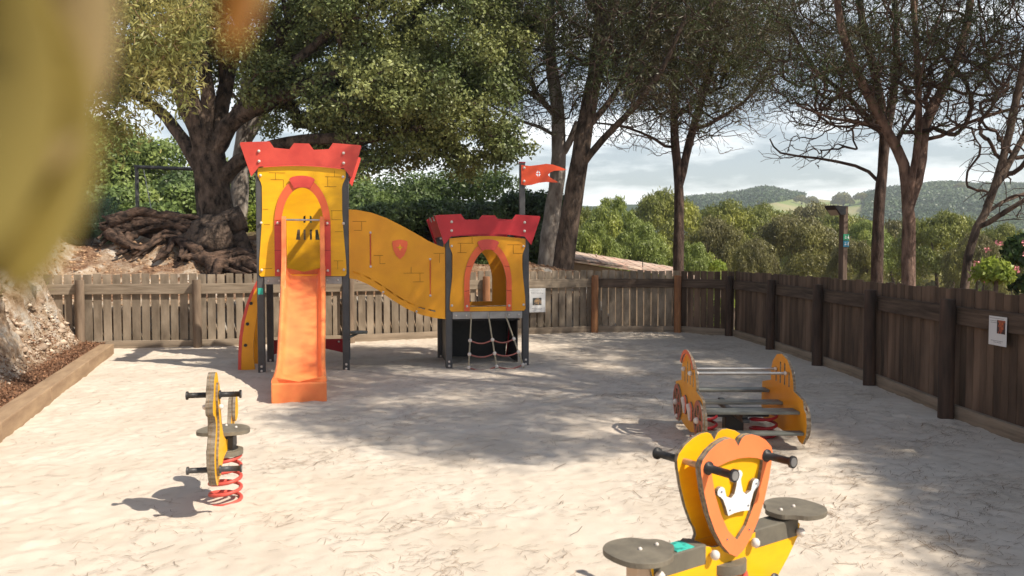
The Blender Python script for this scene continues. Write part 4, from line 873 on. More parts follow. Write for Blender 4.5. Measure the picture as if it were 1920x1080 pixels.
pine('pine_tree', 'thick reddish pine trunk forking low above the dark fence', 'pines beyond the fence',
     [([(b.x, 13, G(b.x, 13) - .2), pt(1703, 460, 13), pt(1700, 390, 13), pt(1690, 310, 13), pt(1660, 250, 13), pt(1610, 160, 12.8), pt(1570, 60, 12.6), pt(1550, -80, 12.5)], .205, .06),
      ([pt(1706, 385, 13), pt(1722, 300, 13.1), pt(1730, 230, 13.2), pt(1770, 150, 13.3), pt(1800, 60, 13.4), pt(1815, -80, 13.5)], .15, .06),
      ([pt(1700, 370, 13), pt(1716, 260, 12.8), pt(1712, 130, 12.6), pt(1700, 0, 12.4)], .09, .05),
      ([pt(1728, 275, 13.1), pt(1790, 240, 13), pt(1860, 215, 12.8), pt(1930, 195, 12.7)], .05, .025),
      ([pt(1668, 262, 13), pt(1630, 235, 13.4), pt(1560, 225, 13.8), pt(1490, 200, 14)], .05, .02)],
     [(1400, at_px(1700, 40, 13), (2.2, 2.0, 2.0), .1, -1), (800, at_px(1690, 160, 13), (2.4, 2.0, .9), .1, -1)], 15, BARKR, LPID, tuft_z=4.3, tuft=(26, .11, .013, .07), tuft_p=.65)
b = at_px(1795, 534, 11.5)
pine('pine_tree', 'slanting thin pine at the right edge with crossing low limbs', 'pines beyond the fence',
     [([(b.x, 11.5, G(b.x, 11.5) - .2), pt(1815, 480, 11.5), pt(1845, 400, 11.5), pt(1875, 300, 11.5), pt(1895, 200, 11.5), pt(1915, 80, 11.5), pt(1930, -80, 11.5)], .105, .06),
      ([pt(1858, 365, 11.5), pt(1890, 300, 11.6), pt(1925, 230, 11.7), pt(1960, 120, 11.8)], .075, .04),
      ([pt(1833, 430, 11.5), pt(1870, 405, 11.3), pt(1910, 380, 11.1), pt(1990, 330, 11)], .06, .03),
      ([pt(1850, 390, 11.5), pt(1900, 370, 11.8), pt(1950, 350, 12)], .04, .02)],
     [(1000, at_px(1920, 90, 11.5), (1.3, 1.6, 1.6), .1, -1), (160, at_px(1915, 330, 11.5), (.9, 1.0, .8), .1, -1)], 16, BARKP, LPID, tuft_z=3.7, tuft=(18, .09, .010, .06), tuft_p=.5)

# pines to the right of the view whose crowns shade the sand
def inpoly(x, y, P):
    r = np.zeros(len(x), bool); j = len(P) - 1
    for i in range(len(P)):
        (xi, yi), (xj, yj) = P[i], P[j]; r ^= ((yi > y) != (yj > y)) & (x < (xj - xi) * (y - yi) / (yj - yi + 1e-12) + xi); j = i
    return r
def g2(px, py): D = 1500 * 1.6 / (py - 475); return ((px - 960) / 1500 * D, D)
def shade_tree(label, base, polys, zr, n, seed, lights=(), dens=1.0, rad=.36, per=34):
    rg = np.random.default_rng(seed); T = Tree(seed); bx, by = base; bz = G(bx, by); t = thing('pine_tree', label, 'pine tree', (bx, by, bz), 0, 'pines beyond the fence')
    out = []; P = polys; xs_ = [p[0] for p in P]; ys_ = [p[1] for p in P]
    while len(out) < n:
        x = rg.uniform(min(xs_), max(xs_), 500); y = rg.uniform(min(ys_), max(ys_), 500); k = inpoly(x, y, P)
        for q in lights: k &= ((x - q[0]) / q[2]) ** 2 + ((y - q[1]) / q[3]) ** 2 > 1
        k &= rg.random(500) < np.clip(1.15 - 1.1 * np.maximum(0, vnoise(x, y, .8, 6)) * .9, 0, 1) * dens
        for a, b_ in zip(x[k], y[k]): h = rg.uniform(*zr); out.append((a + SX * h - bx, b_ + SY * h - by, h - bz))
    Q = np.array(out[:n]); c = Q.mean(0); f = np.array([c[0] * .25, c[1] * .25, zr[0] - bz - 2.0])
    T.limb([np.array([0, 0, -.2]), f * [.3, .3, .5], f, c * [.8, .8, 1] - [0, 0, .5]], .26, .10)
    for a in range(5):
        q = Q[rg.integers(len(Q))]; T.limb([f + (0, 0, .1 * a), (f + q) / 2 + (0, 0, .2), q * .9 + c * .1 - (0, 0, .3)], .10, .04)
    tips = T.grow(Q[:700], .4, .1, zmin=f[2]); T.finish(.006); T.mesh('trunk', lambda l: l == 0, BARKP, t, 12, .03); T.mesh('branches', lambda l: l >= 1, TWIG, t, 4)
    tufts(Q, per, .18, .022, np.array([.16, .16, .10]) * rad / .36, rg, LPIN, 'crown', t)
main = [g2(*p) for p in [(373, 686), (400, 672), (560, 656), (700, 652), (830, 655), (1000, 664), (1100, 650), (1260, 636), (1370, 640), (1440, 665), (1560, 700), (1720, 760), (1850, 810), (1640, 815), (1500, 778), (1440, 845), (1330, 862), (1180, 845), (1020, 872), (900, 868), (760, 846), (620, 822), (510, 792), (560, 765), (590, 735), (550, 702), (450, 694)]]
spots = [(*g2(1170, 800), .38, .38), (*g2(1060, 745), .28, .30), (*g2(1230, 755), .28, .28), (*g2(1130, 690), .5, .32), (*g2(800, 700), .3, .25), (*g2(560, 665), .4, .2), (*g2(700, 665), .5, .25), (*g2(380, 692), .25, .12), (*g2(1430, 770), .25, .3), (*g2(1120, 815), .5, .3), (*g2(1000, 705), .5, .22), (*g2(900, 760), .25, .3), (*g2(1330, 680), .5, .2), (*g2(1250, 800), .3, .25), (*g2(700, 760), .25, .25)]
shade_tree('broad umbrella pine out of frame right whose crown shades the play castle', (7.2, 5.4), main, (7.4, 8.8), 2900, 21, spots, 1.0, per=32)
rt_ = [g2(*p) for p in [(1500, 705), (1640, 750), (1850, 830), (2100, 900), (2300, 1080), (2300, 1400), (1960, 1200), (1850, 1040), (1800, 1000), (1735, 935), (1640, 860), (1560, 805), (1500, 770)]]
shade_tree('second pine out of frame right shading the sand beside the dark fence', (8.3, 1.6), rt_, (6.5, 7.8), 1350, 22, [(*g2(1720, 850), .30, .35), (*g2(1800, 930), .18, .22), (*g2(1650, 800), .30, .30), (*g2(1890, 1010), .15, .15), (*g2(1860, 880), .2, .2)], 1.0, per=34)

# great cork oak on the bank
oz = 1.75; ob = at_px(408, 470, 16); t = thing('cork_oak', 'huge old cork oak with gnarled trunk and spreading roots on the bank', 'oak tree', (ob.x, 16, oz))
T = Tree(31); O = np.array([ob.x, 16, oz]); q = lambda px, py, D=16: np.array(at_px(px, py, D)) - O
for pts, r0, r1 in [([q(412, 520), q(410, 470), q(407, 400), q(400, 330), q(392, 270)], .57, .44),
                    ([q(392, 270), q(365, 210, 15.8), q(345, 150, 15.6), q(335, 90, 15.4), q(345, 0, 15.2), q(350, -120, 15)], .36, .14),
                    ([q(385, 330), q(345, 260, 16.3), q(300, 205, 16.6), q(240, 170, 16.8), q(190, 150, 17)], .22, .07),
                    ([q(405, 300), q(430, 240, 15.9), q(480, 205, 15.6), q(550, 175, 15.2), q(620, 150, 14.8), q(690, 130, 14.5)], .28, .10),
                    ([q(410, 350), q(450, 305, 16), q(520, 275, 15.8), q(600, 262, 15.4), q(700, 262, 15), q(800, 240, 14.8)], .24, .07),
                    ([q(400, 290), q(420, 200, 16.3), q(440, 120, 16.6), q(470, 20, 16.8), q(500, -100, 17)], .26, .10),
                    ([q(390, 260), q(395, 180, 15.8), q(385, 90, 15.6), q(420, 0, 15.4), q(450, -120, 15.2)], .22, .08),
                    ([q(480, 205, 15.6), q(560, 120, 15.4), q(650, 40, 15.2), q(740, -60, 15)], .15, .06)]: T.limb(pts, r0, r1)
cl = [(260, (600, 30, 15.3), (2.6, 1.8, 1.4)), (200, (780, 60, 15), (1.5, 1.5, 1.7)), (130, (720, 190, 14.6), (1.15, 1.0, .75)), (110, (830, 180, 14.8), (1.15, 1.1, .8)), (150, (850, 40, 16), (1.4, 1.4, 1.6)), (110, (600, 200, 15.4), (1.3, 1.2, .5)), (90, (700, 278, 15.4), (1.6, 1.1, .42)), (80, (880, 255, 15.6), (1.15, .9, .5)),
      (60, (900, 130, 16), (.8, .9, .7)), (130, (300, 30, 16), (1.5, 1.4, 1.3)), (70, (270, 150, 16.6), (1.0, .9, .5)), (160, (480, 0, 16.2), (1.8, 1.6, 1.2)), (200, (650, -160, 16), (4.2, 3, 1.2)), (60, (930, 30, 17), (.9, 1, 1.2)), (50, (540, 110, 15.6), (1.0, .9, .7))]
ctr = np.concatenate([ell(max(6, int(n * .16)), np.array(at_px(*c)) - O, r, T.rg, .5) for n, c, r in cl]); trg = (ctr[:, None] + T.rg.normal(size=(len(ctr), 6, 3)) * [.20, .20, .12]).reshape(-1, 3); tips = T.grow(trg, .35, .13, sag=.05); T.finish(.008, .45, .65)
# burrs and roots
for (px, py, D, r) in ((372, 445, 15.5, .36), (405, 452, 15.35, .40), (440, 470, 15.5, .36), (385, 480, 15.3, .34), (430, 420, 15.5, .28), (360, 470, 15.6, .28)): c = q(px, py, D); T.limb([c + [-.25, .1, -.1], c, c + [.25, .1, .1]], r * .85, r, step=.1)
rr_ = random.Random(4)
RT = Tree(32); RT.node(np.zeros(3), -1, 0, .3)
roots = [[(200, 425), (250, 408), (310, 405), (370, 420), (400, 440)], [(180, 440), (240, 418), (300, 418), (360, 435)], [(235, 440), (290, 430), (350, 440), (390, 455)], [(385, 440), (330, 425), (270, 432), (215, 448), (190, 470)], [(375, 455), (320, 440), (260, 445), (235, 480), (222, 500)], [(370, 465), (310, 452), (285, 480), (262, 505)], [(380, 480), (340, 470), (310, 495), (300, 515)], [(395, 490), (370, 500), (345, 520)],
         [(430, 480), (455, 470), (480, 482), (500, 500)], [(420, 490), (440, 500), (470, 515)], [(400, 490), (405, 510), (395, 525)], [(365, 430), (320, 410), (270, 415), (230, 420), (195, 410)], [(350, 445), (300, 425), (240, 425), (200, 440)], [(300, 455), (290, 475), (245, 500)], [(330, 450), (350, 490), (335, 515)], [(440, 490), (470, 488), (510, 510)], [(255, 445), (240, 470), (250, 500)], [(215, 448), (235, 475), (262, 490)]]
for k, rt in enumerate(roots):
    for cpy in range(3):
        pts = []
        for j, (px, py) in enumerate(rt):
            py = py if px > 375 else 398 + (py - 398) * .74
            D = 15.8 - 1.5 * max(0, (py - 430)) / 90 - .1 * cpy; c = np.array(at_px(px + rr_.uniform(-7, 7) * cpy, py + rr_.uniform(-5, 5) * cpy, D)); pts.append(c - O)
        RT.limb(pts, rr_.uniform(.05, .125), .015, attach=None, step=.12)
ROOTM = mat('root_bark', (.16, .10, .07), (.018, .011, .008), .9, (5, 5, 9), det=10, bump=1.0, bscale=(8, 8, 18), dist=.07, ramp=(.38, .62))
RT.mesh('roots', lambda l: l == 0, ROOTM, t, 9, .13)
T.mesh('trunk', lambda l: l == 0, BARKO, t, 20, .07); T.mesh('branches', lambda l: l >= 1, BARKO, t, 5)
Pt = np.repeat(T.P[tips], 125, 0); Ov = T.rg.normal(size=Pt.shape); Ov /= np.linalg.norm(Ov, axis=1, keepdims=True); rad_ = (.10 + .20 * T.rg.random(len(Pt)) ** .6)[:, None]
V, F = nleaves(Pt + Ov * rad_ * [1, 1, .75], Ov + [0, 0, .25], .070, .046, T.rg, .6, .5); big('crown', V, F, LOAK, t)

# narrow-leaved tree hanging into the frame from the left
t = thing('willow_leaved_tree', 'tree with yellowish narrow leaves hanging in sprays at the upper left', 'tree', (-6.6, 8.0, G(-6.6, 8) - .1)); O = np.array([-6.6, 8.0, G(-6.6, 8) - .1]); T = Tree(41)
q = lambda px, py, D=8: np.array(at_px(px, py, D)) - O
T.limb([np.zeros(3), np.array([-.2, .0, 1.5]), np.array([.1, 0, 3.0]), q(60, -80, 8)], .14, .09); T.limb([q(60, -80, 8), q(180, -60, 7.8), q(300, -70, 7.6)], .07, .03); T.limb([q(0, 60, 8), q(100, 20, 8), q(200, 0, 8)], .05, .02)
trg = np.concatenate([ell(210, q(250, 20, 7.8), (.95, .7, .72), T.rg), ell(60, q(320, 90, 7.6), (.32, .4, .55), T.rg), ell(45, q(235, 180, 7.8), (.36, .4, .42), T.rg), ell(60, q(130, 120, 8), (.5, .5, 1.0), T.rg), ell(10, q(222, 245, 7.8), (.07, .2, .25), T.rg)])
tips = T.grow(trg, .15, .12, sag=-.1); T.finish(.003, .45); T.mesh('trunk', lambda l: l == 0, BARKG, t, 10, .04); T.mesh('branches', lambda l: l >= 1, mat('willow_twig', (.30, .20, .10), None, .8), t, 4)
Pq = np.repeat(T.P[tips], 26, 0); Pq = Pq + T.rg.normal(size=Pq.shape) * [.07, .07, .10] - [0, 0, .05]
V, F = leaves(Pq, .085, .019, T.rg, droop=.5); big('crown', V, F, LYEL, t)
# ------------------------------------------------------------------ vegetation further off
def bush(name, label, cat_, loc, lobes, n, ln, wd, m, seed, group=None, trunk=None, up=.2, inner=.35):
    rg = np.random.default_rng(seed); t = thing(name, label, cat_, loc, 0, group); P = []; NN = []; tot = sum(r[0] * r[2] for _, r in lobes)
    for c, r in lobes:
        k = int(n * r[0] * r[2] / tot); v = rg.normal(size=(k, 3)); v /= np.linalg.norm(v, axis=1, keepdims=True); v[:, 2] = np.where(v[:, 2] < -.45, -v[:, 2], v[:, 2])
        rad = 1 - np.abs(rg.normal(size=k)) * inner * .5; wv = 1 + .13 * vnoise(v[:, 0] * 2 + c[0] * 3, v[:, 2] * 2 + v[:, 1] * 1.3 + c[2], .55, seed % 8)
        P.append(np.array(c) + v * np.array(r) * (rad * wv)[:, None]); NN.append(v)
    P = np.concatenate(P); V, F = nleaves(P, np.concatenate(NN), ln, wd, rg, .5); big('crown', V, F, m, t)
    mb = MB(); H = max(c[2] for c, r in lobes)
    for a in range(trunk[1] if trunk else 3):
        r0 = trunk[0] if trunk else .05; a0 = rg.uniform(0, 2 * PI); c = lobes[int(rg.integers(len(lobes)))][0]
        mb.tube([(r0 * math.cos(a0), r0 * math.sin(a0), -.3), (c[0] * .15 + r0 * math.cos(a0), c[1] * .15, H * .35), (c[0] * .6, c[1] * .6, H * .7), tuple(c)], [r0, r0 * .8, r0 * .55, r0 * .2], 7)
    mb.build('trunk', BARKP, t); return t
def umbrella_proto(seed, m, W=4.2, H=7.5, n=26000, ls=.20, label='', flat=.9):
    rg = np.random.default_rng(seed); lobes = []
    for i in range(64):
        a = rg.uniform(0, 2 * PI); q = math.sqrt(rg.random()) * W * .9; z = H - 1.3 - flat * 2.6 * (q / W) ** 2 + rg.uniform(-.18, .18)
        r = rg.uniform(.55, 1.0) * W / 4.2; lobes.append(((q * math.cos(a), q * math.sin(a), z), (r, r, r * .8)))
    for i in range(10):
        a = rg.uniform(0, 2 * PI); q = W * rg.uniform(.5, .85); lobes.append(((q * math.cos(a), q * math.sin(a), H - 3.6 + rg.uniform(-.6, .4)), (.9, .9, .8)))
    return bush('umbrella_pine', label, 'pine tree', (0, 0, 0), lobes, n, ls, ls * .42, m, seed, 'umbrella pines in the valley', (.2, 3), up=.1, inner=.5)
LV = [leafmat('valley_needles', (.34, .34, .06), (.19, .21, .05), .3, .3, .22), leafmat('valley_needles_olive', (.28, .265, .07), (.17, .155, .06), .3, .3, .25), leafmat('valley_needles_light', (.37, .40, .085), (.23, .28, .07), .3, .3, .22)]
near_protos = [umbrella_proto(51, LV[0]), umbrella_proto(52, LV[1], 4.6, 7.2), umbrella_proto(53, LV[2], 3.6, 8.5, flat=1.3)]
used = set()
def put(protos, k, px, ytop, D, wpx=None, label=''):
    """place a pine so that its crown top is ytop at distance D"""
    o = protos[k]; x = (px - 960) / 1500 * D; z0 = G(x, D); ztop = 1.6 - (ytop - 475) / 1500 * D
    c = o if k not in used and protos is near_protos else clone(o)
    if protos is near_protos: used.add(k)
    H = [7.1, 6.8, 8.0][k] if protos is near_protos else 8.1; s = max(.35, (ztop - z0) / H); W = [4.4, 4.8, 3.8][k] if protos is near_protos else 5.2
    sx = (wpx / 2 / 1500 * D) / W if wpx else s
    c.location = (x, D, z0); c.scale = (sx, sx, s); c.rotation_euler = (0, 0, random.uniform(0, 6.28)); c['label'] = label; return c
VT = [  # px, ytop, distance, width px, kind, label
 (1490, 395, 42, 215, 1, 'rounded olive pine left of the lamp post, dome crown low over the fence'), (1375, 365, 52, 190, 0, 'olive umbrella pine behind the dark lone trunk, hill peeping above'),
 (1340, 400, 38, 150, 1, 'browner round pine right of the lone dark trunk'), (1245, 345, 48, 190, 0, 'tall green pine top left of the lone dark trunk'),
 (1150, 352, 36, 150, 2, 'bright green tree rising directly behind the tiled shed roof'), (1200, 400, 33, 150, 2, 'light green bushy tree over the right end of the shed roof'),
 (1115, 400, 30, 130, 2, 'green tree filling the gap right of the leaning pine'), (1300, 440, 32, 120, 2, 'pale green low tree right of the lone trunk, close behind the fence'),
 (1560, 388, 60, 220, 0, 'green pine dome directly behind the lamp head'), (1620, 400, 48, 130, 2, 'yellow green pine crown between lamp post and straight dark trunk'),
 (1765, 386, 40, 200, 0, 'broad bright pine crown right of the thick reddish trunk'), (1830, 430, 34, 130, 1, 'olive pine crown behind the slanting pine'),
 (1690, 400, 50, 160, 1, 'pine crown seen between the paired trunks'), (1435, 372, 70, 170, 0, 'smaller pine top farther back left of the lamp post'),
 (1890, 410, 44, 150, 0, 'pine crown at the far right edge behind the oleander'), (1600, 440, 36, 120, 1, 'dark low pine just right of the lamp post'),
 (1070, 365, 46, 140, 0, 'green pine top behind the leaning pine trunks'), (1520, 375, 85, 160, 1, 'distant pine top below the pale field'), (1410, 440, 34, 110, 1, 'small brown green pine between lone trunk and lamp post')]
for px, yt, D, wp, k, lb in VT: put(near_protos, k, px, yt, D, wp, lb)
rg = np.random.default_rng(60); n = 5200; az = rg.uniform(.05, .80, n); D = rg.uniform(80, 250, n); x = az * D; z = terrain(x, D) + rg.uniform(2.5, 7.0, n) * (1 - .35 * sstep(100, 200, D)); k = 22
s = rg.uniform(1.6, 3.0, n); v = rg.normal(size=(n, k, 3)); v /= np.linalg.norm(v, axis=2, keepdims=True)
P = (np.stack([x, D, z], -1)[:, None] + v * (s[:, None] * [[1, 1, .7]])[:, None, :]).reshape(-1, 3); V, F = nleaves(P, v.reshape(-1, 3), .9, .7, rg, .45)
tag(big('valley_woodland', V, F, LV[1]), 'continuous olive green treetops of the valley floor below the hills', 'woodland', kind='stuff')
# trees along the far ridge
rp = [(1578, 362, 34), (1568, 365, 22), (1612, 366, 26), (1800, 338, 26), (1590, 364, 20), (1500, 358, 24), (1520, 362, 26)]
rg = np.random.default_rng(61); rc = None
for i, (px, yt, wp) in enumerate(rp):
    D = 560; x = (px - 960) / 1500 * D; z = G(x, D)
    lb = ['dark round tree alone on the skyline beside the pale field', 'small tree left of the lone skyline tree', 'low tree on the skyline above the lamp post', 'tree poking above the right hand ridge', 'short tree just right of the lone skyline tree', 'tree at the foot of the left hill ridge', 'last tree at the right end of the left hill'][i]
    if rc is None: rc = bush('ridge_tree', lb, 'tree', (0, 0, 0), [((0, 0, 6), (5, 5, 3.6)), ((3, 0, 5), (3, 3, 2.6)), ((-3.2, 0, 5.4), (3, 3, 2.6))], 900, 1.3, .9, LV[1], 62, 'trees on the far ridge', (.4, 2)); c = rc
    else: c = clone(rc)
    c.location = (x, D, z - 1); c.scale = (wp / 30,) * 3; c['label'] = lb
# forest canopy on the hills: one uncountable mass
n = 34000; az = rg.uniform(.17, .74, n); D = rg.uniform(250, 760, n); x = az * D
z = terrain(x, D); fld = (az > .300) & (az < .440) & ((z - 1.6) / D < np.interp(az, [.30, .385], [.058, .074]))
ok = ~fld; x, D, z = x[ok], D[ok], z[ok]; n = len(x)
k = 16; s = rg.uniform(1.6, 3.2, n); v = rg.normal(size=(n, k, 3)); v /= np.linalg.norm(v, axis=2, keepdims=True); v[..., 2] = np.abs(v[..., 2]) * .8
P = (np.stack([x, D, z + s * .5], -1)[:, None] + v * s[:, None, None]).reshape(-1, 3); V, F = nleaves(P, v.reshape(-1, 3), 1.5, 1.3, rg, .4)
tag(big('hill_forest', V, F, leafmat('hill_leaves', (.12, .17, .06), (.06, .10, .04), .2, .35, .02)), 'dense dark green woodland covering the distant hills', 'woodland', kind='stuff')

# hedge trees behind the castle and left of the oak
LG = leafmat('hedge_leaves', (.20, .27, .075), (.10, .15, .05), .3, .4, .7); LD = leafmat('dark_hedge_leaves', (.12, .17, .05), (.06, .10, .035), .25, .4, .6); LL = leafmat('left_tree_leaves', (.28, .34, .085), (.16, .22, .06), .3, .4, .5)
LB = leafmat('bright_leaves', (.34, .40, .06), (.22, .30, .05), .45, .3, 1.5); LM = leafmat('mimosa_leaves', (.20, .30, .16), (.12, .20, .11), .3, .3, 1.5)
def btree(px, py_top, D, w, H, m, seed, name, label, group, n=9000, ln=.11, cat_='tree', k=12):
    x = (px - 960) / 1500 * D; zt_ = 1.6 - (py_top - 475) / 1500 * D; z0 = min(G(x, D), zt_ - .8) - .1; rg = np.random.default_rng(seed); h = zt_ - z0; lobes = []
    for i in range(k):
        a = rg.uniform(0, 2 * PI); qd = w * .62 * math.sqrt(rg.random()); r = rg.uniform(.30, .48) * w; zz = rg.uniform(.25, 1) * (h - r * .8); lobes.append(((qd * math.cos(a), qd * math.sin(a), max(zz, r * .5)), (r, r, r * .85)))
    lobes.append(((0, 0, h - .4 * w), (.5 * w, .5 * w, .4 * w)))
    return bush(name, label, cat_, (x, D, z0), lobes, n, ln, ln * .55, m, seed, group, (.09, 4))
HT = [(680, 345, 24, 1.9, LG, 'green hedge tree at the right shoulder of the tall tower'), (760, 318, 26, 2.1, LG, 'rounded green tree behind the curved bridge'), (850, 310, 25, 2.0, LD, 'dark green tree behind the left end of the small crown'), (930, 318, 24, 1.9, LG, 'dark green tree between the small castle crown and the flag'), (985, 360, 22, 1.5, LD, 'dark shrubby tree behind the flag pole'), (720, 380, 21.5, 1.4, LD, 'dark lower shrub above the curved bridge'), (810, 372, 22, 1.4, LD, 'low dark shrub above the bridge middle'), (895, 380, 21, 1.3, LD, 'low dark shrub directly behind the small red crown'), (640, 400, 21, 1.1, LD, 'shadowed shrub beside the tower right post'), (1000, 430, 20.5, 1.0, LD, 'small shrub beside the grey pine trunk base'), (830, 455, 19, 1.0, LG, 'leafy shrub seen through the small castle arch'), (905, 462, 18.4, .8, LG, 'low leafy shrub centred in the small castle arch')]
for i, (px, yt, D, w_, m_, lb) in enumerate(HT): btree(px, yt, D, w_, 0, m_, 70 + i, 'hedge_tree', lb, 'green trees behind the castle', n=9500, ln=.12)
LT = [(215, 250, 30, 2.6, LL, 'green hillside tree at far left behind the swing frame'), (290, 262, 31, 2.7, LL, 'green tree directly above the swing beam'), (345, 320, 28, 1.8, LG, 'darker green tree just left of the oak trunk'), (150, 210, 33, 3.0, LL, 'tall green tree partly behind the blurred leaves'), (250, 345, 26, 1.5, LL, 'lower green tree inside the swing frame'), (190, 350, 25, 1.5, LG, 'dark green tree left of the swing post'), (470, 300, 32, 2.0, LL, 'tree seen between oak trunk and tower top'), (560, 300, 33, 2.4, LL, 'tree hidden behind the tower crown'), (620, 250, 34, 2.4, LL, 'pale green tree behind the oak boughs'), (310, 385, 24, 1.2, LG, 'shaded green bush under the swing beam')]
for i, (px, yt, D, w_, m_, lb) in enumerate(LT): btree(px, yt, D, w_, 0, m_, 90 + i, 'hillside_tree', lb, 'green trees left of the oak', n=11000, ln=.16)
# shrubs
SB = [(475, 385, 19.5, .75, LB, 'bright yellow-green shrub between oak trunk and tower', 'shrub'), (1860, 486, 9.8, .42, LB, 'bright yellow-green shrub just beyond the dark fence', 'shrub'), (1345, 488, 22, .5, LB, 'small bright bush between lone pine and lamp post', 'shrub'), (250, 392, 19, .6, LB, 'yellow flowering scrub at the foot of the swing post', 'shrub'), (330, 398, 19, .55, LM, 'blue-green low scrub left of the oak base', 'shrub')]
for i, (px, yt, D, w_, m_, lb, ct) in enumerate(SB): btree(px, yt, D, w_, 0, m_, 110 + i, 'shrub', lb, 'bright shrubs', n=5000, ln=.07, cat_='shrub', k=9)
# feathery mimosa on the bank and an oleander in flower
def feathery(label, px, py, D, w_, n, seed):
    rg = np.random.default_rng(seed); c = at_px(px, py, D); z0 = G(c.x, D); t = thing('mimosa_shrub', label, 'shrub', (c.x, D, z0), 0, 'feathery mimosa on the bank'); P = []; mb = MB(); H = c.z - z0
    for i in range(n):
        a = rg.uniform(0, 2 * PI); r = w_ * rg.uniform(.3, 1); tip = np.array([r * math.cos(a), r * math.sin(a) * .8, H * rg.uniform(.55, 1.1)]); mid = tip * [.35, .35, .75]
        ts = np.linspace(.3, 1, 44)[:, None]; L_ = 2 * ts * (1 - ts) * mid + ts ** 2 * tip; d = np.cross(tip, [0, 0, 1.]); d /= np.linalg.norm(d) + 1e-6
        P.append(L_ + d * rg.uniform(-.09, .09, (44, 1))); 
        if i % 3 == 0: mb.tube([(0, 0, -.1), tuple(mid * .6), tuple(tip)], [.012, .008, .003], 5)
    P = np.concatenate(P); V, F = leaves(np.repeat(P, 2, 0), .06, .011, rg, up=-.1); big('crown', V, F, LM, t); mb.build('trunk', BARKG, t)
feathery('blue-green feathery mimosa in the foreground of the bank, left of the roots', 165, 375, 16.6, .8, 260, 131)
feathery('feathery mimosa half hidden behind the blurred leaves', 95, 385, 16.0, .9, 240, 132)
feathery('small feathery mimosa just above the root mass', 205, 405, 15.9, .4, 110, 133)
ol = btree(1930, 440, 10.2, .62, 0, leafmat('oleander_leaves', (.07, .12, .035), (.04, .07, .025), .25, .35, 2), 140, 'oleander', 'dark oleander with pink flowers at the right edge beyond the fence', None, n=7000, ln=.10, cat_='shrub'); ol['group'] = 'bright shrubs'; del ol['group']
fr = np.random.default_rng(141); PK = mat('pink_petals', (.70, .26, .28), None, .6)
H_ = at_px(1930, 440, 10.2).z - ol.location.z
for i in range(26):
    a = fr.uniform(PI * .75, PI * 1.75); r = .62 * fr.uniform(.65, 1.0); p = np.array([r * math.cos(a), r * math.sin(a), H_ * fr.uniform(.35, .98)])
    V, F = leaves(p + fr.normal(size=(16, 3)) * .018, .035, .03, fr); big('flower', V, F, PK, ol)

# second trunk behind the oak, swing frame, red toy, shed, lamp post
b = at_px(448, 440, 19); t = thing('pale_trunk_tree', 'pale grey trunk standing close behind the cork oak', 'tree', (b.x, 19, G(b.x, 19) - .1)); T = Tree(151); O = np.array([b.x, 19, G(b.x, 19) - .1]); q = lambda px, py, D=19: np.array(at_px(px, py, D)) - O
T.limb([np.zeros(3), q(450, 380), q(455, 300), q(462, 240), q(470, 150)], .23, .14); T.limb([q(458, 270), q(490, 220), q(510, 180)], .16, .08)
tips = T.grow(ell(120, q(520, 120, 19), (1.6, 1.5, 1.2), T.rg), .4, .1); T.finish(.01); T.mesh('trunk', lambda l: l == 0, BARKG, t, 14, .04); T.mesh('branches', lambda l: l >= 1, BARKG, t, 4); tufts(T.P[tips], 60, .10, .055, .25, T.rg, LL, 'crown', t, .1)
sw = thing('swing_frame', 'dark metal swing frame behind the root bank, left of the oak', 'swing', tuple(at_px(260, 410, 19.5))); zg = G(sw.location.x, 19.5) - sw.location.z
m = MB(); m.tube([(0, 0, zg), (0, 0, 1.27)], .045, 10); m.build('leg', POST, sw); m = MB(); m.tube([(2.9, .2, zg - .2), (2.9, .2, 1.16)], .045, 10); m.build('leg', POST, sw)
m = MB(); m.tube([(-.05, 0, 1.25), (3.0, .2, 1.15)], .045, 10); m.build('beam', POST, sw)
for a in (.14, .5):
    m = MB()
    for i in range(46):
        z = 1.22 - i * .034; m.tube([(a + .006 * i * (a < .3), .05, z), (a + .006 * (i + 1) * (a < .3), .05 + (.006 if i % 2 else -.006), z - .036)], .011, 5)
    if a < .3: m.build('chain', SILV, sw)
m = MB(); m.box((.35, .05, -.36), (.42, .16, .03)); m.build('swing_seat', BLK, sw, bevel=.008)
rt = thing('red_play_panel', 'small red play panel top showing above the roots beside the oak', 'play panel', tuple(at_px(333, 418, 17.5))); m = MB(); m.prism([(-.13, -.5), (.14, -.5), (.14, .08), (.05, .16), (-.05, .18), (-.13, .12)], 0, .04, 0, 0); m.build('panel', FLG, rt, bevel=.008)
m = MB(); m.box((0, .06, -.35), (.06, .06, .7)); m.build('panel_post', POST, rt)
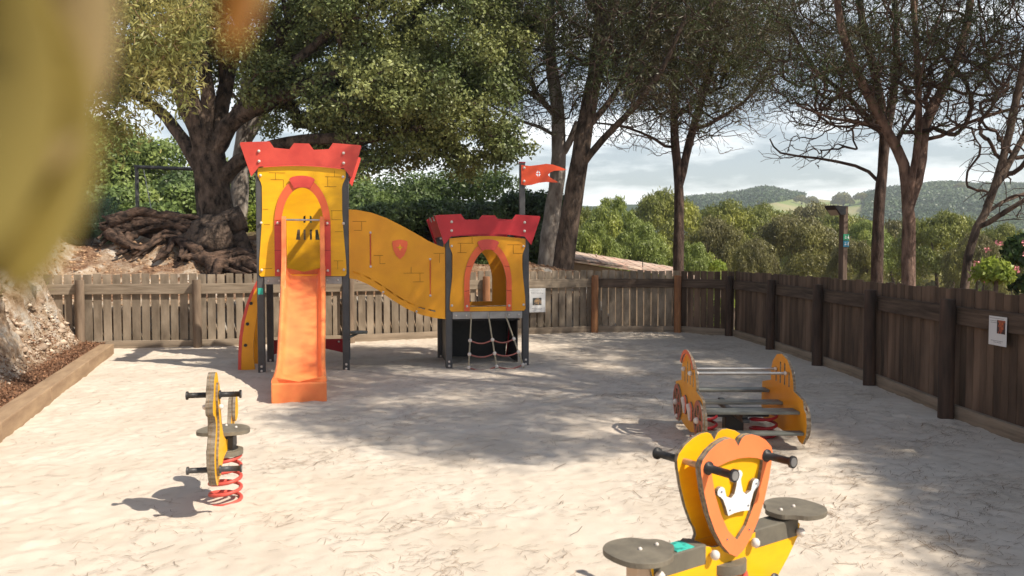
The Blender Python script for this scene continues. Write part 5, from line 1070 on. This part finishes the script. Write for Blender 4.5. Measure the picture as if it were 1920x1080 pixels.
# shed with tiled roof
D0 = 22; s0 = at_px(1072, 478, D0); sh_ = thing('tiled_shed', 'low shed roof of terracotta tiles showing over the back fence', 'shed', (s0.x, D0, 0)); RZ = 1.43
TIL = mat('terracotta_tiles', (.56, .32, .24), (.36, .20, .15), .85, (2.5, 2.5, 2.5), det=7, bump=.6, island=.3, c3=(.42, .34, .27)); WAL = mat('shed_wall', (.36, .27, .19), (.26, .19, .13), .9, (3, 3, 3), bump=.3)
gz0 = G(s0.x + 1.5, D0) - .3; m = MB(); W_, DP = 3.5, 3.6
m.prism([(0, gz0), (W_ - .25, gz0), (W_ - .25, RZ - .60), (0, RZ - .06)], .15, DP - .15, 0, 0); m.build('wall', WAL, sh_)
m = MB(); sl_ = -.155
for j in range(18):
    v = j * DP / 18 + .1
    for i in range(9):
        u0 = i * W_ / 9; zz = RZ + sl_ * u0; z1 = RZ + sl_ * (u0 + W_ / 9 + .05)
        vs_ = []; 
        for (u, z) in ((u0, zz + .02), (u0 + W_ / 9 + .05, z1 + .005)):
            for k in range(7): a = PI * k / 6; vs_.append((u, v + .095 * math.cos(a), z + .055 * math.sin(a)))
        m.add(vs_, [(k, k + 1, k + 8, k + 7) for k in range(6)] + [tuple(range(7))], 0, False)
m.prism([(-.1, RZ - .05), (W_, RZ - .56), (W_, RZ - .53), (-.1, RZ - .0)], -.05, DP, 0, 0); m.v = [(p[0], p[1], p[2] + .062 * p[1]) for p in m.v]; m.build('roof', TIL, sh_)
m = MB(); m.tube([(.9, 2.0, RZ - .15), (.9, 2.0, RZ + .10), (.86, 2.0, RZ + .14)], .03, 8); m.build('vent_pipe', mat('vent', (.45, .35, .28), None, .7), sh_)
m = MB(); m.tube([(2.0, .3, RZ - .35), (2.0, .3, RZ + .02)], .012, 6); m.build('rod', BLK, sh_)
# lamp post with green and blue signs
lp = at_px(1580, 520, 14.5); zt_ = 1.6 - (387 - 475) / 1500 * 14.5; z0 = G(lp.x, 14.5) - .1; lt = thing('lamp_post', 'square timber lamp post with black lamp head and small green and blue signs', 'street lamp', (lp.x, 14.5, z0), R(25))
m = MB(); m.box((0, 0, (zt_ - z0) / 2), (.11, .11, zt_ - z0)); m.build('post', mat('lamp_timber', (.17, .12, .09), (.08, .055, .04), .8, (12, 12, 1.5), bump=.4), lt, bevel=.01)
H_ = zt_ - z0; m = MB(); m.prism([(-.07, H_ - .16), (-.07, H_ - .01), (-.14, H_ - .005), (-.36, H_ + .005), (-.34, H_ - .03), (-.20, H_ - .17)], -.12, .12, 0, 0); m.build('lamp_head', BLK, lt, bevel=.01)
m = MB(); m.add([(-.33, -.1, H_ - .035), (-.21, -.1, H_ - .172), (-.21, .1, H_ - .172), (-.33, .1, H_ - .035)], [(0, 1, 2, 3)]); m.build('lamp_glass', mat('lamp_glass', (.30, .26, .2), None, .2), lt)
for z, c in ((H_ - .56, (.015, .20, .10)), (H_ - .68, (.02, .16, .26))):
    m = MB(); m.box((-.0, -.066, z), (.14, .008, .11)); sg = m.build('sign_plate', mat('sign_%d' % int(c[2] * 100), c, None, .4), lt)
    m = MB(); m.box((.045, -.0715, z), (.012, .003, .06)); m.box((.045, -.0735, z - .012), (.034, .003, .012)); m.box((-.02, -.0715, z + .015), (.03, .003, .010)); m.box((-.02, -.0715, z - .015), (.045, .003, .010)); m.build('symbol', WHT, sg)

# foreground shrub whose leaves hang close to the lens
fs = thing('foreground_shrub', 'out of focus olive and amber leaves hanging very close at the left edge', 'shrub', (-.42, .05, 0)); O = np.array([-.42, .05, 0.])
LF1 = leafmat('close_leaf_olive', (.41, .32, .09), (.35, .27, .07), .5, .06, 8); LF2 = leafmat('close_leaf_tan', (.50, .38, .19), (.45, .34, .16), .5, .06, 8); LF3 = leafmat('close_leaf_amber', (.36, .16, .03), (.26, .11, .02), .5, .1, 14)
stem = MB(); stem.tube([(0, 0, -.1), (-.03, -.01, .6), (.0, .0, 1.2), (.12, .06, 1.6), (.24, .10, 1.72), (.31, .12, 1.74)], [.012, .011, .009, .006, .004, .002], 8)
stem.tube([(.0, .0, 1.2), (.14, .02, 1.5), (.24, .05, 1.70), (.27, .09, 1.77)], [.008, .006, .004, .002], 8); stem.build('stem', BARKG, fs)
def cleaf(px, py0, py1, D, wpx, m_, bend=0.0, th=.0006):
    a = np.array(at_px(px, py0, D)) - O; b_ = np.array(at_px(px + bend, py1, D)) - O; w_ = wpx / 1500 * D; mb = MB(); n = 12; vs_ = []
    for i in range(n + 1):
        t_ = i / n; c = a + (b_ - a) * t_; hw = w_ / 2 * (math.sin(PI * min(1, t_ * .93 + .07)) ** .62 + .02); cv = .12 * w_
        for k in (-1, 0, 1): vs_.append(tuple(c + np.array([k * hw, (.0 if k == 0 else -cv) + .01 * math.sin(t_ * 3), 0])))
    mb.add(vs_, [(i * 3 + k, i * 3 + k + 1, (i + 1) * 3 + k + 1, (i + 1) * 3 + k) for i in range(n) for k in range(2)], 0, True); o = mb.build('leaf', m_, fs); s_ = o.modifiers.new('thick', 'SOLIDIFY'); s_.thickness = th
    return o
cleaf(72, -330, 360, .155, 250, LF2); cleaf(30, -60, 560, .150, 240, LF1, 12); cleaf(-50, -200, 520, .145, 260, LF1); cleaf(95, -460, 150, .165, 190, LF2, -5); cleaf(-30, 60, 550, .156, 230, LF1, 5); cleaf(70, 60, 480, .158, 190, LF1, -25); cleaf(-60, -300, 250, .165, 300, LF2); cleaf(20, -100, 300, .168, 260, LF2)
cleaf(430, -300, 110, .15, 95, LF3, 5); cleaf(470, -300, 30, .20, 60, LF1, 20)

# ------------------------------------------------------------------ thin blue air over the valley
m = MB(); m.box((350, 690, 20), (3400, 1800, 116)); hz = bpy.data.materials.new('haze'); hz.use_nodes = True; hz.node_tree.nodes.clear()
pv = hz.node_tree.nodes.new('ShaderNodeVolumePrincipled'); pv.inputs['Color'].default_value = (.86, .93, 1, 1); pv.inputs['Density'].default_value = .00050; pv.inputs['Anisotropy'].default_value = .2
ho = hz.node_tree.nodes.new('ShaderNodeOutputMaterial'); hz.node_tree.links.new(pv.outputs[0], ho.inputs['Volume'])
tag(m.build('haze', hz), 'thin bluish air that pales the distant hills', 'haze', kind='stuff')
